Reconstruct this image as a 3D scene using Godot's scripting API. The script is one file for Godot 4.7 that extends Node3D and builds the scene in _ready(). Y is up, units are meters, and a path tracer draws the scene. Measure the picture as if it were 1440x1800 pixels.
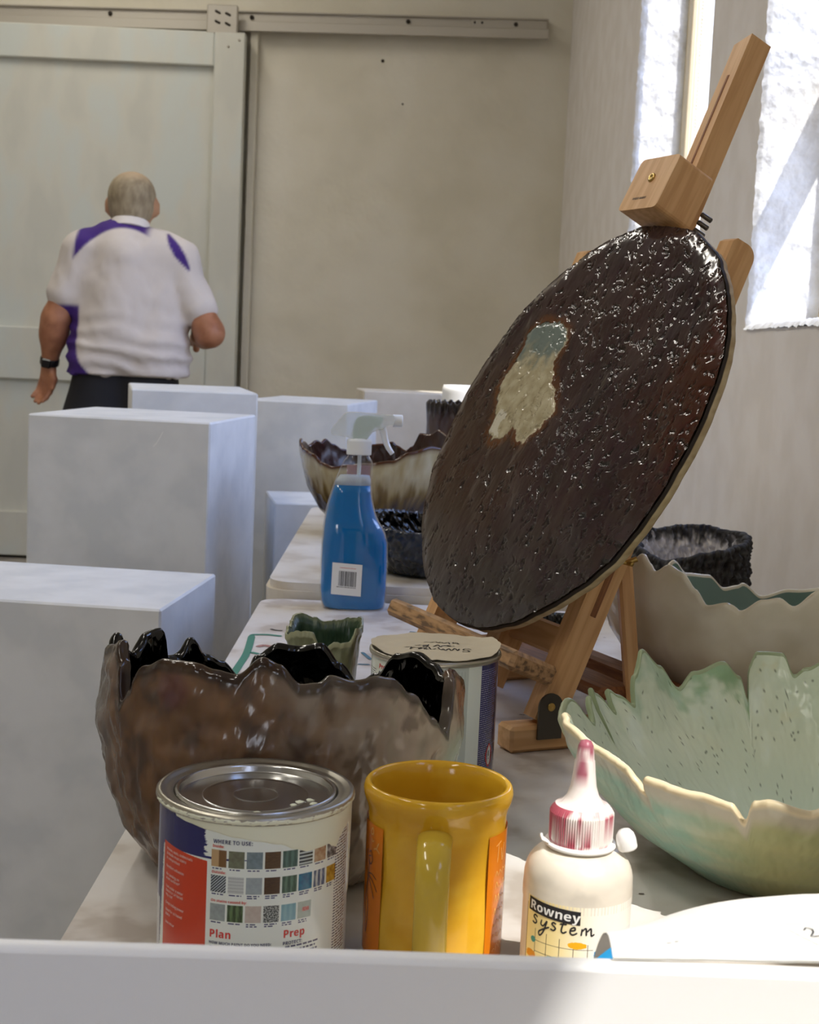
extends Node3D
# A pottery studio table: glazed bowls, a round platter on an easel, paint tins, a mug and bottles in front of a white room.

var mats := {}
var noise_a := FastNoiseLite.new()
var noise_b := FastNoiseLite.new()
var noise_c := FastNoiseLite.new()
var font_bold := SystemFont.new()
var font_reg := SystemFont.new()

const TABLE_Y := 0.73
const WALL_X := 0.72

func _ready() -> void:
	# ---------------------------------------------------------------- camera, sky, sun, exposure
	var cam := Camera3D.new()
	cam.name = "camera"
	cam.position = Vector3(0, 1.09, 0)
	cam.rotation = Vector3(-0.1133044, -0.0071261, 0.045)
	cam.near = 0.02
	cam.far = 200.0
	var lens := CameraAttributesPhysical.new()
	lens.frustum_focal_length = 33.333
	lens.frustum_focus_distance = 1.1
	lens.exposure_aperture = 17.0
	lens.frustum_near = 0.02
	lens.frustum_far = 200.0
	cam.attributes = lens
	cam.fov = 39.5978
	add_child(cam)
	cam.current = true

	var env := Environment.new()
	env.background_mode = Environment.BG_SKY
	var sky := Sky.new()
	var sm := ProceduralSkyMaterial.new()
	sm.sky_top_color = Color(0.46, 0.59, 0.84)
	sm.sky_horizon_color = Color(0.88, 0.88, 0.88)
	sm.ground_bottom_color = Color(0.50, 0.46, 0.40)
	sm.ground_horizon_color = Color(0.66, 0.63, 0.58)
	sm.sky_curve = 0.25
	sm.sky_energy_multiplier = 1.7
	sm.ground_energy_multiplier = 1.3
	sky.sky_material = sm
	env.sky = sky
	env.tonemap_mode = Environment.TONE_MAPPER_LINEAR
	env.tonemap_exposure = 2.95
	env.sdfgi_enabled = true
	env.ssao_enabled = true
	env.ssil_enabled = true
	var we := WorldEnvironment.new()
	we.name = "world_environment"
	we.environment = env
	add_child(we)

	var sun := DirectionalLight3D.new()
	sun.name = "sun"
	sun.light_energy = 0.95
	sun.light_color = Color(1.0, 0.98, 0.95)
	sun.light_angular_distance = 0.5
	sun.shadow_enabled = true
	sun.look_at_from_position(Vector3.ZERO, Vector3(-0.42, -1.0, -0.60))
	add_child(sun)

	noise_a.seed = 11; noise_a.frequency = 1.0; noise_a.fractal_octaves = 4
	noise_b.seed = 23; noise_b.frequency = 1.0; noise_b.fractal_octaves = 3
	noise_c.seed = 37; noise_c.frequency = 1.0; noise_c.noise_type = FastNoiseLite.TYPE_CELLULAR
	font_bold.font_names = PackedStringArray(["Droid Sans"])
	font_bold.font_weight = 700
	font_reg.font_names = PackedStringArray(["Droid Sans"])
	make_materials()

	room()
	unseen_ceiling_lamps()
	tables()
	plinths()
	easel()
	platter()
	front_board()
	brown_bowl()
	leaf_bowl()
	pale_bowl()
	far_bowl()
	back_pots()
	paint_tins()
	mug()
	squeeze_bottle()
	spray_bottle()
	square_vase()
	person()

# ==================================================================== helpers
func S(r: float, g: float, b: float, a := 1.0) -> Color:          # sRGB 0..255
	return Color(r / 255.0, g / 255.0, b / 255.0, a)

func L(r: float, g: float, b: float) -> Color:                    # the same as a linear vertex colour
	return Color(r / 255.0, g / 255.0, b / 255.0).srgb_to_linear()

func mat(c: Color, rough := 0.6, metal := 0.0) -> StandardMaterial3D:
	var m := StandardMaterial3D.new()
	m.albedo_color = c
	m.roughness = rough
	m.metallic = metal
	return m

func vmat(rough := 0.5, coat := 0.0) -> StandardMaterial3D:       # vertex-coloured
	var m := StandardMaterial3D.new()
	m.vertex_color_use_as_albedo = true
	m.roughness = rough
	if coat > 0.0:
		m.clearcoat_enabled = true
		m.clearcoat = coat
		m.clearcoat_roughness = 0.06
	return m

func noise_tex(sd: int, freq: float, cols: Array, oct := 4, size := 512, kind := FastNoiseLite.TYPE_SIMPLEX_SMOOTH) -> NoiseTexture2D:
	var n := FastNoiseLite.new()
	n.seed = sd
	n.frequency = freq
	n.fractal_octaves = oct
	n.noise_type = kind
	var t := NoiseTexture2D.new()
	t.width = size
	t.height = size
	t.seamless = true
	t.noise = n
	if cols.size() > 0:
		var g := Gradient.new()
		var offs := PackedFloat32Array()
		var cc := PackedColorArray()
		for i in cols.size():
			offs.append(0.25 + 0.5 * i / maxf(1.0, cols.size() - 1.0))
			cc.append(cols[i])
		g.offsets = offs
		g.colors = cc
		t.color_ramp = g
	return t

func relief(m: StandardMaterial3D, sd: int, freq: float, strength: float, oct := 4) -> void:
	var t := noise_tex(sd, freq, [], oct)
	t.as_normal_map = true
	t.bump_strength = 6.0
	m.normal_enabled = true
	m.normal_texture = t
	m.normal_scale = strength

func tri(m: StandardMaterial3D, s: Vector3, world := false) -> StandardMaterial3D:
	m.uv1_triplanar = true
	m.uv1_world_triplanar = world
	m.uv1_scale = s
	return m

func make_materials() -> void:
	var m := mat(Color.WHITE, 0.85)
	m.albedo_texture = noise_tex(1, 0.006, [S(212, 206, 188), S(218, 212, 195), S(221, 216, 201)])
	relief(m, 2, 0.02, 0.25)
	mats.back_wall = tri(m, Vector3(0.4, 0.4, 0.4), true)
	m = mat(Color.WHITE, 0.85)
	m.albedo_texture = noise_tex(3, 0.006, [S(222, 216, 209), S(226, 220, 214), S(229, 224, 219)])
	relief(m, 4, 0.010, 0.05, 5)
	mats.right_wall = tri(m, Vector3(1.6, 1.6, 1.6), true)
	m = mat(Color.WHITE, 0.8)
	m.albedo_texture = noise_tex(61, 0.010, [S(208, 208, 208), S(226, 227, 228), S(230, 231, 232)], 5)
	relief(m, 62, 0.009, 1.6, 5)
	mats.reveal = tri(m, Vector3(1.8, 1.8, 1.8), true)
	mats.ceiling = mat(S(225, 222, 214), 0.9)
	m = mat(Color.WHITE, 0.75)
	m.albedo_texture = noise_tex(5, 0.01, [S(120, 114, 106), S(148, 142, 133), S(165, 158, 148)])
	mats.floor = tri(m, Vector3(0.5, 0.5, 0.5), true)
	m = mat(Color.WHITE, 0.55)
	m.albedo_texture = noise_tex(6, 0.008, [S(204, 204, 194), S(211, 210, 199), S(207, 212, 206)])
	mats.door = tri(m, Vector3(0.8, 0.35, 0.8), true)
	m = mat(Color.WHITE, 0.5)
	m.albedo_texture = noise_tex(7, 0.009, [S(208, 210, 210), S(217, 218, 217), S(222, 223, 222)], 4)
	mats.plinth = tri(m, Vector3(1.6, 1.6, 1.6), true)
	m = mat(Color.WHITE, 0.6)
	m.albedo_texture = noise_tex(8, 0.009, [S(206, 198, 182), S(218, 210, 196)])
	mats.plinth_warm = tri(m, Vector3(1.2, 1.2, 1.2), true)
	m = mat(Color.WHITE, 0.42)
	m.albedo_texture = noise_tex(9, 0.012, [S(188, 178, 168), S(212, 205, 198), S(218, 213, 208), S(222, 218, 214)], 5)
	mats.table_top = tri(m, Vector3(1.5, 1.5, 1.5), true)
	m = mat(Color.WHITE, 0.5)
	m.albedo_texture = noise_tex(10, 0.01, [S(196, 186, 170), S(214, 207, 195), S(220, 214, 204)], 5)
	mats.fold_top = tri(m, Vector3(1.3, 1.3, 1.3), true)
	mats.steel_leg = mat(S(120, 122, 124), 0.35, 1.0)
	m = mat(Color.WHITE, 0.45)
	m.albedo_texture = noise_tex(12, 0.02, [S(206, 158, 106), S(217, 171, 119), S(222, 178, 126)], 3)
	mats.wood = tri(m, Vector3(9, 0.7, 9))
	m = mat(Color.WHITE, 0.6)
	m.albedo_texture = noise_tex(13, 0.02, [S(104, 80, 58), S(156, 120, 82), S(174, 136, 95), S(184, 146, 104)], 5)
	mats.wood_stained = tri(m, Vector3(12, 2.4, 12))
	m = mat(Color.WHITE, 0.55)
	m.albedo_texture = noise_tex(14, 0.02, [S(120, 72, 40), S(150, 98, 58)], 4)
	mats.wood_dark = tri(m, Vector3(14, 1.5, 14))
	mats.frame = mat(S(206, 190, 156), 0.5)
	mats.brass = mat(S(196, 164, 96), 0.3, 1.0)
	mats.gunmetal = mat(S(92, 88, 82), 0.45, 1.0)
	mats.tin = mat(S(200, 200, 198), 0.22, 1.0)
	mats.tin_dull = mat(S(176, 172, 160), 0.34, 1.0)
	mats.cream_paint = mat(S(228, 230, 205), 0.35)
	mats.white_gloss = mat(S(240, 240, 238), 0.35)
	mats.paper = mat(S(238, 237, 232), 0.8)
	mats.ink = mat(S(26, 24, 28), 0.6)
	mats.navy_print = mat(S(38, 40, 92), 0.4)
	mats.red_print = mat(S(214, 50, 42), 0.4)
	mats.pale_print = mat(S(240, 226, 214), 0.4)
	mats.white_print = mat(S(236, 236, 232), 0.4)
	mats.track = mat(S(186, 180, 168), 0.5, 0.25)
	mats.bolt = mat(S(60, 54, 48), 0.5, 0.6)
	var g := mat(S(225, 238, 240, 0.10), 0.02)
	g.transparency = BaseMaterial3D.TRANSPARENCY_ALPHA
	mats.pane = g

func put(called: String, mesh: Mesh, m: Material, parent: Node = self) -> MeshInstance3D:
	var o := MeshInstance3D.new()
	o.name = called
	o.mesh = mesh
	o.material_override = m
	parent.add_child(o, true)
	return o

func tag(o: Node, label: String, category: String, group := "") -> Node:
	o.set_meta("label", label)
	o.set_meta("category", category)
	if group != "":
		o.set_meta("group", group)
	return o

func thing(called: String, label: String, category: String, at := Vector3.ZERO, turn := 0.0, group := "") -> Node3D:
	var o := Node3D.new()
	o.name = called
	o.position = at
	o.rotation.y = turn
	add_child(o, true)
	tag(o, label, category, group)
	return o

func struct(called: String, mesh: Mesh, m: Material) -> MeshInstance3D:
	var o := put(called, mesh, m)
	o.set_meta("kind", "structure")
	return o

# smooth grid surface; f(u, v) returns [point, colour] or [point, colour, uv]; the normal is du x dv unless flipped
func grid(nu: int, nv: int, f: Callable, wrap := false, flip := false) -> ArrayMesh:
	var P := PackedVector3Array()
	var N := PackedVector3Array()
	var K := PackedColorArray()
	var T := PackedVector2Array()
	var w := nu + 1
	var total := w * (nv + 1)
	P.resize(total); N.resize(total); K.resize(total); T.resize(total)
	for j in nv + 1:
		var v := float(j) / nv
		for i in w:
			var u := float(i) / nu
			var r: Array = f.call(0.0 if wrap and i == nu else u, v)
			var k := j * w + i
			P[k] = r[0]
			K[k] = r[1]
			T[k] = r[2] if r.size() > 2 else Vector2(u, 1.0 - v)
	var I := PackedInt32Array()
	I.resize(nu * nv * 6)
	var at := 0
	for j in nv:
		for i in nu:
			var a := j * w + i
			var b := a + 1
			var c := b + w
			var d := a + w
			var n1 := (P[b] - P[a]).cross(P[c] - P[a])
			var n2 := (P[c] - P[a]).cross(P[d] - P[a])
			if flip:
				n1 = -n1
				n2 = -n2
			N[a] += n1 + n2
			N[b] += n1
			N[c] += n1 + n2
			N[d] += n2
			if flip:
				I[at] = a; I[at + 1] = b; I[at + 2] = c; I[at + 3] = a; I[at + 4] = c; I[at + 5] = d
			else:
				I[at] = a; I[at + 1] = c; I[at + 2] = b; I[at + 3] = a; I[at + 4] = d; I[at + 5] = c
			at += 6
	for j in nv + 1:
		if wrap:
			var s := N[j * w] + N[j * w + nu]
			N[j * w] = s
			N[j * w + nu] = s
	for k in total:
		N[k] = N[k].normalized() if N[k].length_squared() > 1e-24 else Vector3.UP
	return arrays(P, N, K, T, I)

func arrays(P: PackedVector3Array, N: PackedVector3Array, K: PackedColorArray, T: PackedVector2Array, I: PackedInt32Array) -> ArrayMesh:
	var A := []
	A.resize(Mesh.ARRAY_MAX)
	A[Mesh.ARRAY_VERTEX] = P
	A[Mesh.ARRAY_NORMAL] = N
	if K.size() == P.size():
		A[Mesh.ARRAY_COLOR] = K
	if T.size() == P.size():
		A[Mesh.ARRAY_TEX_UV] = T
	A[Mesh.ARRAY_INDEX] = I
	var m := ArrayMesh.new()
	m.add_surface_from_arrays(Mesh.PRIMITIVE_TRIANGLES, A)
	return m

# turned shape; a doubled point makes a crease. Profile runs from the bottom outside upwards, then inwards and down
func lathe(pts: Array, segs := 96, colour = null) -> ArrayMesh:
	var n := pts.size() - 1
	var f := func(u: float, v: float) -> Array:
		var p: Vector2 = pts[int(round(v * n))]
		var a := u * TAU
		var q := Vector3(sin(a) * p.x, p.y, cos(a) * p.x)
		return [q, colour.call(q, u, v) if colour != null else Color.WHITE]
	return grid(segs, n, f, true)

func tube(path: Array, radius: Callable, segs := 16, caps := true) -> ArrayMesh:  # radius(t) -> Vector2 of half widths
	var pts: Array = path.duplicate()
	var n := pts.size()
	var frames := []
	var up := Vector3.UP
	for i in n:
		var a: Vector3 = pts[maxi(i - 1, 0)]
		var b: Vector3 = pts[mini(i + 1, n - 1)]
		var t := (b - a).normalized()
		if i == 0:
			up = Vector3.RIGHT if absf(t.dot(Vector3.RIGHT)) < 0.9 else Vector3.UP
		var side := t.cross(up).normalized()
		up = side.cross(t).normalized()
		frames.append([side, up])
	var rows := n + (2 if caps else 0)
	var f := func(u: float, v: float) -> Array:
		var k := int(round(v * (rows - 1)))
		var i := clampi(k - (1 if caps else 0), 0, n - 1)
		var r: Vector2 = radius.call(float(i) / (n - 1))
		if caps and (k == 0 or k == rows - 1):
			r = r * 0.001
		var a := u * TAU
		return [pts[i] + frames[i][0] * cos(a) * r.x + frames[i][1] * sin(a) * r.y, Color.WHITE]
	return grid(segs, rows - 1, f, true)

func round_r(r: float) -> Callable:
	return func(_t: float) -> Vector2: return Vector2(r, r)

func quad(st: SurfaceTool, a: Vector3, b: Vector3, c: Vector3, d: Vector3, out: Vector3) -> void:
	var n := (b - a).cross(c - a)
	if n.length_squared() < 1e-20:
		n = (c - a).cross(d - a)
	n = n.normalized()
	var order := [a, c, b, a, d, c]
	if n.dot(out) < 0.0:
		n = -n
		order = [a, b, c, a, c, d]
	for p: Vector3 in order:
		st.set_normal(n)
		st.set_uv(Vector2(p.x, p.y))
		st.add_vertex(p)

# chamfered box added to a SurfaceTool
func add_box(st: SurfaceTool, centre: Vector3, size: Vector3, bevel := 0.002, x := Transform3D()) -> void:
	var h := size * 0.5
	var b := minf(bevel, minf(h.x, minf(h.y, h.z)) * 0.9)
	var pt := func(s: Vector3, axis: int) -> Vector3:
		var v := Vector3(s.x * (h.x - b), s.y * (h.y - b), s.z * (h.z - b))
		v[axis] = s[axis] * h[axis]
		return x * (centre + v)
	var bas := x.basis
	for axis in 3:
		var a1 := (axis + 1) % 3
		var a2 := (axis + 2) % 3
		for sg: float in [-1.0, 1.0]:
			var q := []
			for k in [[-1, -1], [1, -1], [1, 1], [-1, 1]]:
				var s := Vector3.ZERO
				s[axis] = sg
				s[a1] = k[0]
				s[a2] = k[1]
				q.append(pt.call(s, axis))
			var o := Vector3.ZERO
			o[axis] = sg
			quad(st, q[0], q[1], q[2], q[3], bas * o)
		for s1: float in [-1.0, 1.0]:
			for s2: float in [-1.0, 1.0]:
				var e0 := Vector3.ZERO
				e0[axis] = -1.0
				e0[a1] = s1
				e0[a2] = s2
				var e1 := e0
				e1[axis] = 1.0
				var o := Vector3.ZERO
				o[a1] = s1
				o[a2] = s2
				quad(st, pt.call(e0, a1), pt.call(e1, a1), pt.call(e1, a2), pt.call(e0, a2), bas * o)
	for sx: float in [-1.0, 1.0]:
		for sy: float in [-1.0, 1.0]:
			for sz: float in [-1.0, 1.0]:
				var s := Vector3(sx, sy, sz)
				var A: Vector3 = pt.call(s, 0)
				var B: Vector3 = pt.call(s, 1)
				var D: Vector3 = pt.call(s, 2)
				var n := (B - A).cross(D - A).normalized()
				var order := [A, D, B]
				if n.dot(bas * s) < 0.0:
					n = -n
					order = [A, B, D]
				for p: Vector3 in order:
					st.set_normal(n)
					st.set_uv(Vector2(p.x, p.y))
					st.add_vertex(p)

func tool_() -> SurfaceTool:
	var st := SurfaceTool.new()
	st.begin(Mesh.PRIMITIVE_TRIANGLES)
	return st

func box_mesh(size: Vector3, bevel := 0.002, centre := Vector3.ZERO) -> ArrayMesh:
	var st := tool_()
	add_box(st, centre, size, bevel)
	return st.commit()

func boxes_mesh(list: Array, bevel := 0.002) -> ArrayMesh:         # [[from, to], ...]
	var st := tool_()
	for b: Array in list:
		var lo: Vector3 = b[0]
		var hi: Vector3 = b[1]
		add_box(st, (lo + hi) * 0.5, (hi - lo).abs(), bevel)
	return st.commit()

# prism of a polygon (x, y) between z0 and z1 with flat caps and smooth or flat sides
func prism(poly: PackedVector2Array, z0: float, z1: float) -> ArrayMesh:
	var st := tool_()
	var c := Vector2.ZERO
	for p in poly:
		c += p / poly.size()
	var idx := Geometry2D.triangulate_polygon(poly)
	for z: float in [z0, z1]:
		var n := Vector3(0, 0, signf(z - (z0 + z1) * 0.5))
		for k in range(0, idx.size(), 3):
			var t := [poly[idx[k]], poly[idx[k + 1]], poly[idx[k + 2]]]
			var cr: float = (t[1] - t[0]).cross(t[2] - t[0])
			if (cr > 0.0) == (n.z > 0.0):
				t = [t[0], t[2], t[1]]
			for p: Vector2 in t:
				st.set_normal(n)
				st.set_uv(p)
				st.add_vertex(Vector3(p.x, p.y, z))
	var area := 0.0
	for i in poly.size():
		area += poly[i].cross(poly[(i + 1) % poly.size()])
	for i in poly.size():
		var p := poly[i]
		var q := poly[(i + 1) % poly.size()]
		var o := Vector3(q.y - p.y, p.x - q.x, 0) * signf(area)
		quad(st, Vector3(p.x, p.y, z0), Vector3(q.x, q.y, z0), Vector3(q.x, q.y, z1), Vector3(p.x, p.y, z1), o)
	return st.commit()

func rounded(poly: Array, r: float, n := 4) -> PackedVector2Array:
	var out := PackedVector2Array()
	var c := poly.size()
	for i in c:
		var p: Vector2 = poly[i]
		var a: Vector2 = (poly[(i + c - 1) % c] - p)
		var b: Vector2 = (poly[(i + 1) % c] - p)
		var ra := minf(r, minf(a.length(), b.length()) * 0.45)
		var pa := p + a.normalized() * ra
		var pb := p + b.normalized() * ra
		for k in n + 1:
			var t := float(k) / n
			out.append(pa.lerp(p, t).lerp(p.lerp(pb, t), t))
	return out

# lettering laid on a surface: place(x, y) maps the flat text, in metres, to a point; returns one flat mesh
func text_mesh(txt: String, height: float, place: Callable, bold := false, stretch := 1.0) -> ArrayMesh:
	var tm := TextMesh.new()
	tm.text = txt
	tm.font = font_bold if bold else font_reg
	tm.font_size = 48
	tm.pixel_size = 0.01
	tm.depth = 0.0
	tm.curve_step = 4.0
	tm.horizontal_alignment = HORIZONTAL_ALIGNMENT_LEFT
	tm.vertical_alignment = VERTICAL_ALIGNMENT_CENTER
	var A := tm.get_mesh_arrays()
	var V: PackedVector3Array = A[Mesh.ARRAY_VERTEX]
	var I: PackedInt32Array = A[Mesh.ARRAY_INDEX]
	var k := height / 0.35                                          # capitals are about 0.35 high at this size
	var P := PackedVector3Array()
	var N := PackedVector3Array()
	for v in V:
		var x := v.x * k * stretch
		var y := v.y * k
		var p: Vector3 = place.call(x, y)
		var px: Vector3 = place.call(x + 0.0005, y)
		var py: Vector3 = place.call(x, y + 0.0005)
		P.append(p)
		N.append((px - p).cross(py - p).normalized())
	return arrays(P, N, PackedColorArray(), PackedVector2Array(), I)

# pen strokes: polylines of flat (x, y) points as ribbons laid on a surface
func strokes_mesh(lines: Array, width: float, place: Callable) -> ArrayMesh:
	var st := tool_()
	for l: Array in lines:
		var pts := []
		for i in l.size() - 1:
			var a: Vector2 = l[maxi(i - 1, 0)]
			var b: Vector2 = l[i]
			var c: Vector2 = l[i + 1]
			var d: Vector2 = l[mini(i + 2, l.size() - 1)]
			for k in 5:
				pts.append(b.cubic_interpolate(c, a, d, k / 5.0))
		pts.append(l[l.size() - 1])
		var prev := []
		for i in pts.size():
			var t: Vector2 = (pts[mini(i + 1, pts.size() - 1)] - pts[maxi(i - 1, 0)]).normalized()
			var o := Vector2(-t.y, t.x) * width * 0.5 * (0.55 if i == 0 or i == pts.size() - 1 else 1.0)
			var e0: Vector2 = pts[i] + o
			var e1: Vector2 = pts[i] - o
			var now := [place.call(e0.x, e0.y), place.call(e1.x, e1.y)]
			if i > 0:
				var p: Vector3 = place.call(pts[i].x, pts[i].y)
				var px: Vector3 = place.call(pts[i].x + 0.0004, pts[i].y)
				var py: Vector3 = place.call(pts[i].x, pts[i].y + 0.0004)
				quad(st, prev[0], now[0], now[1], prev[1], (px - p).cross(py - p))
			prev = now
	return st.commit()

func on_cyl(r: float, s0: float, y0: float, tilt := 0.0) -> Callable:  # s0: arc length from the +z side
	return func(x: float, y: float) -> Vector3:
		var a := (s0 + x * cos(tilt) - y * sin(tilt)) / r
		return Vector3(sin(a) * r, y0 + y * cos(tilt) + x * sin(tilt), cos(a) * r)

func curve_at(table: Array, x: float, smooth := true) -> float:    # table of Vector2, x ascending
	if x <= table[0].x:
		return table[0].y
	for i in table.size() - 1:
		if x <= table[i + 1].x:
			var t: float = (x - table[i].x) / maxf(1e-6, table[i + 1].x - table[i].x)
			if smooth:
				t = t * t * (3.0 - 2.0 * t)
			return lerpf(table[i].y, table[i + 1].y, t)
	return table[table.size() - 1].y

func pairs(a: Array) -> Array:
	var out := []
	for i in range(0, a.size(), 2):
		out.append(Vector2(a[i], a[i + 1]))
	return out

# smooth union of tapered capsules meshed as surface nets. bone: [a, b, ra, rb] in metres, flat squashes z
func flesh(bones: Array, cell: float, k: float, paint: Callable, warp = null) -> ArrayMesh:
	var lo := Vector3(1e9, 1e9, 1e9)
	var hi := -lo
	for b: Array in bones:
		var r := maxf(b[2], b[3]) + k * 2.5 + cell * 2.0
		for e: Vector3 in [b[0], b[1]]:
			lo = lo.min(e - Vector3(r, r, r))
			hi = hi.max(e + Vector3(r, r, r))
	var nx := int((hi.x - lo.x) / cell) + 2
	var ny := int((hi.y - lo.y) / cell) + 2
	var nz := int((hi.z - lo.z) / cell) + 2
	var F := PackedFloat32Array()
	F.resize(nx * ny * nz)
	for b: Array in bones:
		var a: Vector3 = b[0]
		var e: Vector3 = b[1]
		var ra: float = b[2]
		var rb: float = b[3]
		var m := maxf(ra, rb) + k * 2.5 + cell
		var l0 := ((a.min(e) - Vector3(m, m, m) - lo) / cell).floor()
		var l1 := ((a.max(e) + Vector3(m, m, m) - lo) / cell).ceil()
		var ab := e - a
		var ll := maxf(ab.length_squared(), 1e-9)
		for z in range(maxi(0, int(l0.z)), mini(nz, int(l1.z) + 1)):
			for y in range(maxi(0, int(l0.y)), mini(ny, int(l1.y) + 1)):
				for x in range(maxi(0, int(l0.x)), mini(nx, int(l1.x) + 1)):
					var p := lo + Vector3(x, y, z) * cell
					var t := clampf((p - a).dot(ab) / ll, 0.0, 1.0)
					var d := p.distance_to(a + ab * t) - lerpf(ra, rb, t)
					F[(z * ny + y) * nx + x] += exp(-d / k)
	for i in F.size():
		F[i] = -k * log(F[i] + 1e-12)
	if warp != null:
		for z in nz:
			for y in ny:
				for x in nx:
					var i := (z * ny + y) * nx + x
					if absf(F[i]) < 0.06:
						F[i] = warp.call(lo + Vector3(x, y, z) * cell, F[i])
	var P := PackedVector3Array()
	var K := PackedColorArray()
	var id := {}
	for z in nz - 1:
		for y in ny - 1:
			for x in nx - 1:
				var base := (z * ny + y) * nx + x
				var neg := 0
				var vals := PackedFloat32Array()
				for c in 8:
					var vv := F[base + (c & 1) + ((c >> 1) & 1) * nx + ((c >> 2) & 1) * nx * ny]
					vals.append(vv)
					if vv < 0.0:
						neg += 1
				if neg == 0 or neg == 8:
					continue
				var sum := Vector3.ZERO
				var cnt := 0
				for c in 8:
					for ax: int in [1, 2, 4]:
						if c & ax == 0 and (vals[c] < 0.0) != (vals[c | ax] < 0.0):
							var t := vals[c] / (vals[c] - vals[c | ax])
							var q := Vector3(c & 1, (c >> 1) & 1, (c >> 2) & 1)
							q += Vector3(1 if ax == 1 else 0, 1 if ax == 2 else 0, 1 if ax == 4 else 0) * t
							sum += q
							cnt += 1
				id[base] = P.size()
				P.append(lo + (Vector3(x, y, z) + sum / cnt) * cell)
	var I := PackedInt32Array()
	var N := PackedVector3Array()
	N.resize(P.size())
	var step := [1, nx, nx * ny]
	for z in range(1, nz - 1):
		for y in range(1, ny - 1):
			for x in range(1, nx - 1):
				var base := (z * ny + y) * nx + x
				var inside := F[base] < 0.0
				for ax in 3:
					if (F[base + step[ax]] < 0.0) == inside:
						continue
					var s1: int = step[(ax + 1) % 3]
					var s2: int = step[(ax + 2) % 3]
					var q := [id[base - s1 - s2], id[base - s2], id[base], id[base - s1]]
					if not inside:
						q = [q[3], q[2], q[1], q[0]]
					var n: Vector3 = (P[q[2]] - P[q[0]]).cross(P[q[3]] - P[q[1]])
					for v: int in q:
						N[v] += n
					I.append_array(PackedInt32Array([q[0], q[2], q[1], q[0], q[3], q[2]]))
	for i in P.size():
		N[i] = N[i].normalized()
		K.append(paint.call(P[i], N[i]))
	return arrays(P, N, K, PackedVector2Array(), I)

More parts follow.
